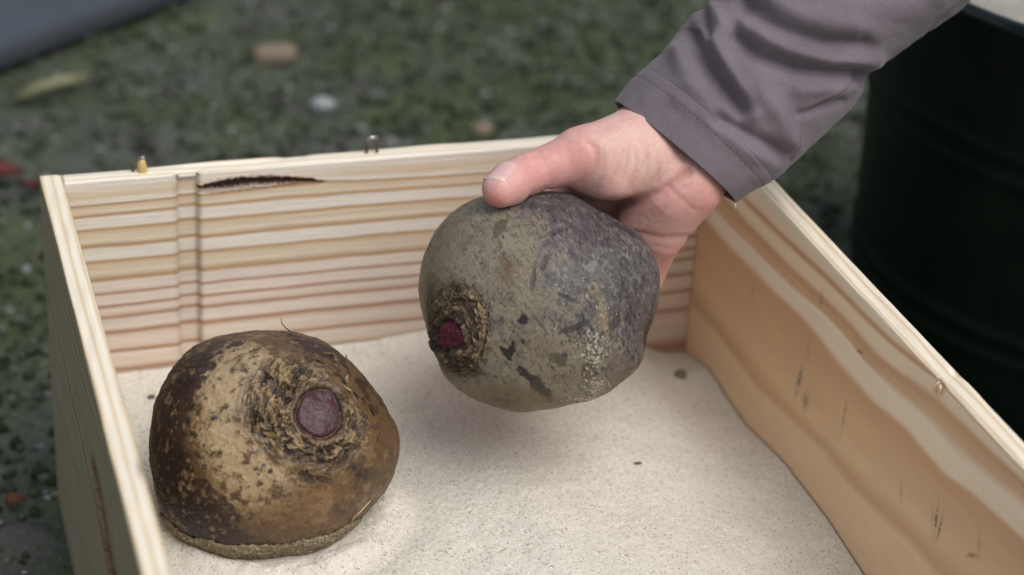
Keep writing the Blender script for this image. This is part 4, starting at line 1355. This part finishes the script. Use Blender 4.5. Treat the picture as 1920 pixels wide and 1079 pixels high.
# --- sleeve: lofted between its two outlines, with folds
LC = [(1156, 194), (1184, 160), (1214, 128), (1240, 103), (1261, 80), (1278, 50), (1302, 30), (1322, 14), (1338, -10), (1372, -60), (1430, -130), (1510, -215), (1600, -330), (1700, -470)]
RC = [(1377, 378), (1412, 356), (1448, 336), (1487, 307), (1546, 251), (1589, 205), (1627, 143), (1674, 107), (1717, 72), (1785, 30), (1850, -24), (1930, -90), (2030, -170), (2160, -290)]
def resample(P, n_):
    P = np.array(P, float)
    t = np.linspace(0, len(P) - 1, n_)
    k = np.arange(len(P))
    o = np.stack([np.interp(t, k, P[:, i]) for i in range(2)], 1)
    ker = np.exp(-np.linspace(-2, 2, 9) ** 2); ker /= ker.sum()
    pad = np.concatenate([2 * o[:1] - o[4:0:-1], o, 2 * o[-1:] - o[-2:-6:-1]])
    return np.stack([np.convolve(pad[:, i], ker, 'valid') for i in range(2)], 1)
NS, NP = 300, 320
Lp, Rp = resample(LC, NS), resample(RC, NS)
tS = np.linspace(0, 1, NS)
zS = np.interp(tS, [0, 0.06, 0.3, 0.6, 1.0], [-8, -10, -20, -30, -45])
bS = np.interp(tS, [0, 0.06, 0.2, 0.5, 1.0], [27, 29, 34, 42, 56])
ph = np.linspace(0, 2 * math.pi, NP, endpoint=False)
SV = np.empty((NS, NP, 3)); SPX = np.empty((NS, NP, 2))
for i in range(NS):
    a = hpx(Lp[i, 0], Lp[i, 1], zS[i]); b = hpx(Rp[i, 0], Rp[i, 1], zS[i])
    cc = (a + b) / 2; h_ = (b - a) / 2
    cs, sn = np.cos(ph), np.sin(ph)
    cs2 = np.sign(cs) * np.abs(cs) ** 0.92; sn2 = np.sign(sn) * np.abs(sn) ** 0.92
    SV[i] = cc + cs2[:, None] * h_ + np.c_[0 * sn, 0 * sn, sn2 * bS[i]]
f_ = (HBD * 1000 - SV[..., 2]) / (HBD * 1000)
SPX[..., 0] = 1012 + SV[..., 0] / MMPX / f_; SPX[..., 1] = 566 - SV[..., 1] / MMPX / f_
V = SV.reshape(-1, 3); F = grid_faces(NS, NP)
# wrap the seam of the tube
ii = np.arange(NS - 1)
Fw = np.stack([ii * NP + NP - 1, (ii + 1) * NP + NP - 1, (ii + 1) * NP, ii * NP], -1)
F = np.concatenate([F, Fw])
Nn = vert_normals(V, F)
ctr = np.repeat(SV.mean(1), NP, axis=0)
if (Nn * (V - ctr)).sum() < 0:
    F = F[:, ::-1]; Nn = -Nn
SXp, SYp = SPX[..., 0].ravel(), SPX[..., 1].ravel()
fr = sstep(-0.25, 0.35, Nn[:, 2])
tt = np.repeat(tS, NP); pp = np.tile(ph, NS)
def sl_line(pts, wdt):
    pts = np.array(pts, float)
    d = np.full(len(V), 1e9)
    for a, b in zip(pts[:-1], pts[1:]):
        ba = b - a
        t = np.clip(((SXp - a[0]) * ba[0] + (SYp - a[1]) * ba[1]) / (ba @ ba), 0, 1)
        d = np.minimum(d, np.hypot(SXp - a[0] - t * ba[0], SYp - a[1] - t * ba[1]))
    return np.exp(-(d / wdt) ** 2) * fr
dsp = np.zeros(len(V))
FOLDS = [  # polyline px, width px, mm (negative = valley)
    ([(1292, 62), (1316, 110), (1350, 158), (1394, 206)], 17, -5.5),
    ([(1340, 75), (1362, 120), (1390, 170), (1410, 215)], 15, 3.0),
    ([(1270, 100), (1290, 150), (1330, 200)], 18, 2.2),
    ([(1376, 72), (1418, 104), (1504, 134), (1612, 143)], 17, -5.0),
    ([(1400, 52), (1470, 92), (1560, 116), (1640, 112)], 17, 3.0),
    ([(1393, 8), (1461, 50), (1546, 82), (1623, 88)], 18, -4.2),
    ([(1340, 20), (1360, 60), (1372, 82)], 14, 2.4),
    ([(1430, -10), (1500, 30), (1600, 50)], 22, 2.4),
    ([(1352, 224), (1418, 260), (1472, 288)], 14, -3.2),
    ([(1270, 190), (1330, 232), (1400, 282), (1450, 306)], 14, 1.2),
    ([(1420, 170), (1460, 215), (1480, 260)], 20, 2.6),
    ([(1500, 170), (1560, 165), (1600, 158)], 16, 2.0),
    ([(1500, 215), (1540, 200), (1580, 190)], 8, -2.2),
    ([(1320, 14), (1322, 40), (1330, 66)], 9, -2.4),
    ([(1500, -60), (1600, -30), (1720, -20)], 26, -5.0),
    ([(1640, -120), (1740, -100), (1850, -120)], 30, -6.0),
]
for pts, wd, dp in FOLDS:
    dsp += 1.25 * dp * sl_line(pts, wd)
SEAM = [(1482, 302), (1493, 275), (1498, 240), (1506, 220), (1546, 192), (1590, 166), (1631, 138), (1680, 104), (1722, 72), (1790, 14), (1860, -50)]
dsp += -1.3 * sl_line(SEAM, 3.0) + 0.7 * sl_line([(x - 5, y - 6) for x, y in SEAM], 5)
# hem: thicker band with stitch valleys
HEM = (0.118, 0.152)
hem_t = 0.165 / 13 * 13
edge = np.clip(tt / 0.16, 0, 1)
dsp += 0.5 * (1 - sstep(0.142, 0.150, tt)) - 0.35 * np.exp(-((tt - 0.146) / 0.004) ** 2) - 0.28 * np.exp(-((tt - 0.112) / 0.003) ** 2)
back = 1 - fr
dsp += back * 3.0 * fbm(V / 26.0, 3, 701) + 1.3 * fbm(V / 20.0, 3, 711) * sstep(0.0, 0.14, tt) + 0.5 * fbm(V / 9.0, 3, 721)
V = V + Nn * dsp[:, None]
# turn the cloth in at the cuff
inner = []
for (dz, sh_) in ((0.0, 0.985), (0.006, 0.955), (0.05, 0.93), (0.12, 0.90)):
    i = int(dz * (NS - 1))
    ring = V[i * NP:(i + 1) * NP]
    cc = ring.mean(0)
    inner.append(cc + (ring - cc) * sh_)
nI = len(inner)
allV = np.concatenate([V] + inner)
b0 = NS * NP
Fi = []
prev = 0
for k in range(nI):
    cur = b0 + k * NP
    for j in range(NP):
        j2 = (j + 1) % NP
        Fi.append((prev + j, prev + j2, cur + j2, cur + j))
    prev = cur
Fi = np.array(Fi)
# closed far end
cap_c = V[-NP:].mean(0)
allV = np.concatenate([allV, cap_c[None]])
kc = len(allV) - 1
capf = np.array([((NS - 1) * NP + j, (NS - 1) * NP + (j + 1) % NP, kc, kc) for j in range(NP)])
def orient(Fa): return Fa
allF = [tuple(f) for f in np.concatenate([F, Fi]).tolist()] + [(int(a), int(b), int(k)) for a, b, k, _ in capf]
M_cloth, nt, bs = mat_base('grey_jersey')
tc = nt.nodes.new('ShaderNodeTexCoord')
nz = nt.nodes.new('ShaderNodeTexNoise'); nz.inputs['Scale'].default_value = 1400; nz.inputs['Detail'].default_value = 4
n9 = nt.nodes.new('ShaderNodeTexNoise'); n9.inputs['Scale'].default_value = 40; n9.inputs['Detail'].default_value = 4
nt.links.new(tc.outputs['Object'], nz.inputs['Vector']); nt.links.new(tc.outputs['Object'], n9.inputs['Vector'])
ad = nt.nodes.new('ShaderNodeMath'); ad.operation = 'ADD'
nt.links.new(nz.outputs[0], ad.inputs[0]); nt.links.new(n9.outputs[0], ad.inputs[1])
cr = nt.nodes.new('ShaderNodeValToRGB')
cr.color_ramp.elements[0].position = 0.35; cr.color_ramp.elements[0].color = (*s2l((104, 95, 102)), 1)
cr.color_ramp.elements[1].position = 0.65; cr.color_ramp.elements[1].color = (*s2l((122, 113, 120)), 1)
hf_ = nt.nodes.new('ShaderNodeMath'); hf_.operation = 'MULTIPLY'; hf_.inputs[1].default_value = 0.5
nt.links.new(ad.outputs[0], hf_.inputs[0]); nt.links.new(hf_.outputs[0], cr.inputs[0]); nt.links.new(cr.outputs[0], bs.inputs['Base Color'])
bs.inputs['Roughness'].default_value = 0.95
bs.inputs['Specular IOR Level'].default_value = 0.15
bs.inputs['Sheen Weight'].default_value = 0.15
bp = nt.nodes.new('ShaderNodeBump'); bp.inputs['Distance'].default_value = 0.0002; bp.inputs['Strength'].default_value = 0.7
nt.links.new(nz.outputs[0], bp.inputs['Height']); nt.links.new(bp.outputs[0], bs.inputs['Normal'])
sleeve = mesh_obj('sleeve', hand_world(allV) - HO, allF, M_cloth, person)
# two rows of hem stitches
SVd = V.reshape(NS, NP, 3); SNd = Nn.reshape(NS, NP, 3)
M_thread = mat_plain('hem_thread', tuple(s2l((92, 83, 90))), rough=0.9)
M_thread2 = mat_plain('hem_thread_light', tuple(s2l((150, 142, 148))), rough=0.9)
for t_, mt_ in ((0.112, M_thread), (0.146, M_thread2)):
    i = int(t_ * (NS - 1))
    ring = SVd[i]; nr = SNd[i]
    VV, FF = [], []
    for j in range(0, NP, 3):
        a = ring[j] + nr[j] * 0.12; b = ring[(j + 2) % NP] + nr[(j + 2) % NP] * 0.12
        mid = (a + b) / 2 + nr[j] * 0.18
        v_, f2 = tube(hand_world(np.array([a * 0.9 + b * 0.1, mid, a * 0.1 + b * 0.9])) - HO, [0.00014, 0.00019, 0.00014], 4)
        k0 = len(VV); VV += v_; FF += [tuple(x + k0 for x in f) for f in f2]
    o = mesh_obj('hem_stitching', VV, FF, mt_, sleeve)
    o['kind'] = 'stuff'
# loose thread end at the cuff
q = hand_world(np.array([hpx(1376, 376, -6), hpx(1379, 384, -5), hpx(1378, 392, -5)])) - HO
Vt, Ft = tube(q, [0.0003, 0.0003, 0.0001], 4)
mesh_obj('loose_thread', Vt, Ft, mat_plain('pale_thread', (0.7, 0.68, 0.66), rough=0.8), sleeve)

# ------------------------------------------------------------------ dark green metal tub of sand
def lathe(prof, seg=160):
    th = np.linspace(0, 2 * math.pi, seg, endpoint=False)
    Vv = np.array([(r_ * math.cos(t), r_ * math.sin(t), z_) for t in th for r_, z_ in prof])
    n_ = len(prof)
    i = np.arange(seg)[:, None]; j = np.arange(n_ - 1)[None]
    i2 = (i + 1) % seg
    return Vv, np.stack([i * n_ + j, i2 * n_ + j, i2 * n_ + j + 1, i * n_ + j + 1], -1).reshape(-1, 4)
tub = bpy.data.objects.new('metal_tub', None); COL.objects.link(tub)
tub.location = (TUB[0], TUB[1], 0.0)
tag(tub, 'dark green round metal tub filled with sand beside the box', 'tub')
M_tub = mat_plain('dark_green_enamel', (0.0026, 0.0090, 0.0066), rough=0.42, spec=0.16, var=0.3, scale=30, bump=0.0003, bscale=60)
zz = np.linspace(0.0, TH, 150)
rr_ = TR - 0.012 * (1 - zz / TH)
for z0, a_ in ((0.176, 0.0016), (0.192, 0.0016), (0.060, 0.002), (0.075, 0.002)):
    rr_ = rr_ + a_ * np.exp(-((zz - z0) / 0.0045) ** 2)
prof = [(0.0005, 0.004)] + [(rr_[0] - 0.004, 0.003)] + list(zip(rr_, zz)) + [(rr_[-1] - 0.0022, TH)] + [(r_ - 0.0024, z_) for r_, z_ in list(zip(rr_, zz))[::-10]] + [(0.0005, 0.008)]
Vv, Ff = lathe(prof)
mesh_obj('body', Vv, Ff, M_tub, tub)
rp = [(TR + 0.0005 + 0.0042 * math.cos(a_), TH - 0.001 + 0.0042 * math.sin(a_)) for a_ in np.linspace(0, 2 * math.pi, 15)]
Vv, Ff = lathe(rp)
M_rim = mat_plain('rim_enamel', (0.006, 0.016, 0.016), rough=0.25, spec=0.6, var=0.25, scale=40)
mesh_obj('rolled_rim', Vv, Ff, M_rim, tub)
rad_ = np.linspace(0.0005, TR - 0.004, 60)
Vv, Ff = lathe([(r_, TH - 0.012) for r_ in rad_], 120)
Vv[:, 2] += 0.004 * fbm(Vv * 25, 3, 801) + 0.001 * fbm(Vv * 140, 2, 803)
ts = mesh_obj('tub_sand', Vv, Ff, mat_sand('tub_sand', tuple(SAND * 0.55), tuple(s2l((130, 114, 94))), tuple(s2l((180, 172, 156)))))
ts.location = (TUB[0], TUB[1], 0.0)
tag(ts, 'pale sand filling the dark green tub', 'sand', kind='stuff')

# ------------------------------------------------------------------ grey board lying on the paving, top left
pa, pb = on_plane(-160, 150, 2, 0.022), on_plane(420, -66, 2, 0.022)
dr = pb - pa; dr[2] = 0; ln = np.linalg.norm(dr); dr /= ln
pn = np.array([-dr[1], dr[0], 0])
import bmesh
bm = bmesh.new()
L0, L1, Wd, Hh = -0.35, ln + 0.5, 0.16, 0.020
bmesh.ops.create_cube(bm, size=1)
for v in bm.verts:
    s_ = v.co.copy()
    q = pa + dr * (L0 + (s_.x + 0.5) * (L1 - L0)) + pn * ((s_.y + 0.5) * Wd)
    v.co = Vector((q[0], q[1], 0.002 + (s_.z + 0.5) * Hh))
bmesh.ops.bevel(bm, geom=bm.edges[:], offset=0.004, segments=3, affect='EDGES')
me = bpy.data.meshes.new('plank'); bm.to_mesh(me); bm.free()
me.materials.append(mat_plain('grey_paint', tuple(s2l((62, 68, 75))), rough=0.45, var=0.12, scale=12, bump=0.0003, bscale=40))
pl = bpy.data.objects.new('plank', me); COL.objects.link(pl)
tag(pl, 'smooth blue grey plank lying on the moss behind the box', 'plank')

# ------------------------------------------------------------------ small things on the ground and on the sand
def pebble(name, pos, size, colr, label, cat, seed, rough=0.3, group=None, mat=None):
    v0, f0 = ico()
    v = v0 * (1 + rough * fbm(v0 * 1.6 + seed * 3.1, 3, seed)[:, None]) * np.array(size)
    cc = s2l(colr) * (1 + 0.25 * fbm(v0 * 3 + seed, 3, seed)[:, None])
    o = mesh_obj(name, v, f0, mat or M_grit, cols=cc)
    o.location = pos
    return tag(o, label, cat, group)

def gpos(px, py, dz=0.0):
    p = on_plane(px, py, 2, 0.0)
    p[2] = float(ground_h(p[None, :2])[0]) - 0.004 + dz
    return p
pebble('pebble', gpos(606, 197, 0.005), (0.010, 0.009, 0.006), (150, 155, 156), 'small white pebble lying on the moss behind the box', 'pebble', 3)
pebble('pebble', gpos(905, 243, 0.004), (0.009, 0.008, 0.005), (132, 118, 100), 'tan pebble just beyond the far rim of the box', 'pebble', 5)
pebble('stone', gpos(40, 1000, 0.001), (0.022, 0.018, 0.003), (82, 85, 78), 'flat grey stone on the ground left of the box', 'stone', 8)
# broken tan brick chip
bm = bmesh.new(); bmesh.ops.create_cube(bm, size=1)
bmesh.ops.bevel(bm, geom=bm.edges[:], offset=0.12, segments=2, affect='EDGES')
me = bpy.data.meshes.new('brick_chip'); bm.to_mesh(me); bm.free()
me.materials.append(mat_plain('brick_chip', tuple(s2l((128, 114, 98))), rough=0.85, var=0.25, scale=2))
ch = bpy.data.objects.new('brick_chip', me); COL.objects.link(ch)
ch.scale = (0.034, 0.026, 0.008); ch.location = gpos(517, 104, 0.004); ch.rotation_euler = (0.05, -0.04, -0.1)
tag(ch, 'tan brick chip on the moss in front of the grey plank', 'brick chip')
# dry stalk
q = np.array([gpos(30, 186, 0.008), gpos(70, 182, 0.011), gpos(115, 172, 0.012), gpos(163, 158, 0.012)])
Vt, Ft = tube(q - q[0], [0.003, 0.0045, 0.005, 0.0045], 8)
tw = mesh_obj('twig', Vt, Ft, mat_plain('dry_stalk', tuple(s2l((118, 118, 90))), rough=0.8, scale=80))
tw.location = q[0]
tag(tw, 'dry straw coloured stalk lying on the moss', 'twig')
# red leaves
def leaf(pos, size, rz, colr, label):
    nu, nv_ = 13, 9
    vv = []
    for i in range(nu):
        t = i / (nu - 1)
        wd = math.sin(math.pi * t ** 0.8) * 0.42
        for j in range(nv_):
            s_ = j / (nv_ - 1) * 2 - 1
            vv.append((t - 0.5, s_ * wd, 0.16 * s_ * s_ + 0.12 * math.sin(3 * t) + 0.03 * math.sin(9 * t + 4 * s_)))
    vv = np.array(vv); n0 = len(vv)
    F = grid_faces(nu, nv_)
    allv = np.concatenate([vv, vv - [0, 0, 0.03]]) * size
    fs = np.concatenate([F, F[:, ::-1] + n0])
    cc = s2l(colr) * (1 + 0.3 * noise(allv * 300, 4)[:, None])
    o = mesh_obj('fallen_leaf', allv, fs, M_leaf, cols=cc)
    o.location = pos; o.rotation_euler = (0.1, 0.15, rz)
    return tag(o, label, 'leaf', 'red fallen leaves')
M_leaf = mat_attr('red_leaf', rough=0.6, spec=0.3, scale=200, var=0.3)
leaf(gpos(16, 343, 0.010), 0.024, 0.3, (84, 34, 28), 'red fallen leaf at the left edge on the moss')
leaf(gpos(64, 357, 0.010), 0.018, 1.4, (80, 34, 28), 'smaller red fallen leaf touching the back corner of the box')
leaf(gpos(28, 942, 0.006), 0.012, 0.3, (100, 60, 38), 'tiny orange brown leaf low on the ground left of the box')

def spos(px, py, dz):
    p = on_plane(px, py, 2, HB - 0.115)
    for _ in range(6):
        p = on_plane(px, py, 2, float(sand_h(p[:1], p[1:2])[0]))
    p[2] += dz
    return p
pebble('pebble', spos(1276, 706, 0.001), (0.0040, 0.0034, 0.0036), (128, 120, 104), 'grey pebble in the sand near the far right corner', 'pebble', 11)
pebble('pebble', spos(284, 746, 0.0004), (0.0022, 0.0018, 0.0014), (92, 92, 94), 'small blue grey pebble in the sand beside the brown beetroot', 'pebble', 12)
pebble('pebble', spos(1195, 870, 0.0002), (0.0026, 0.0010, 0.0008), (92, 84, 70), 'thin dark pebble on the bare sand below the held beetroot', 'pebble', 13)
pebble('pebble', spos(470, 1070, 0.0002), (0.0022, 0.0014, 0.0008), (150, 168, 156), 'small pale green pebble in front of the brown beetroot', 'pebble', 15)
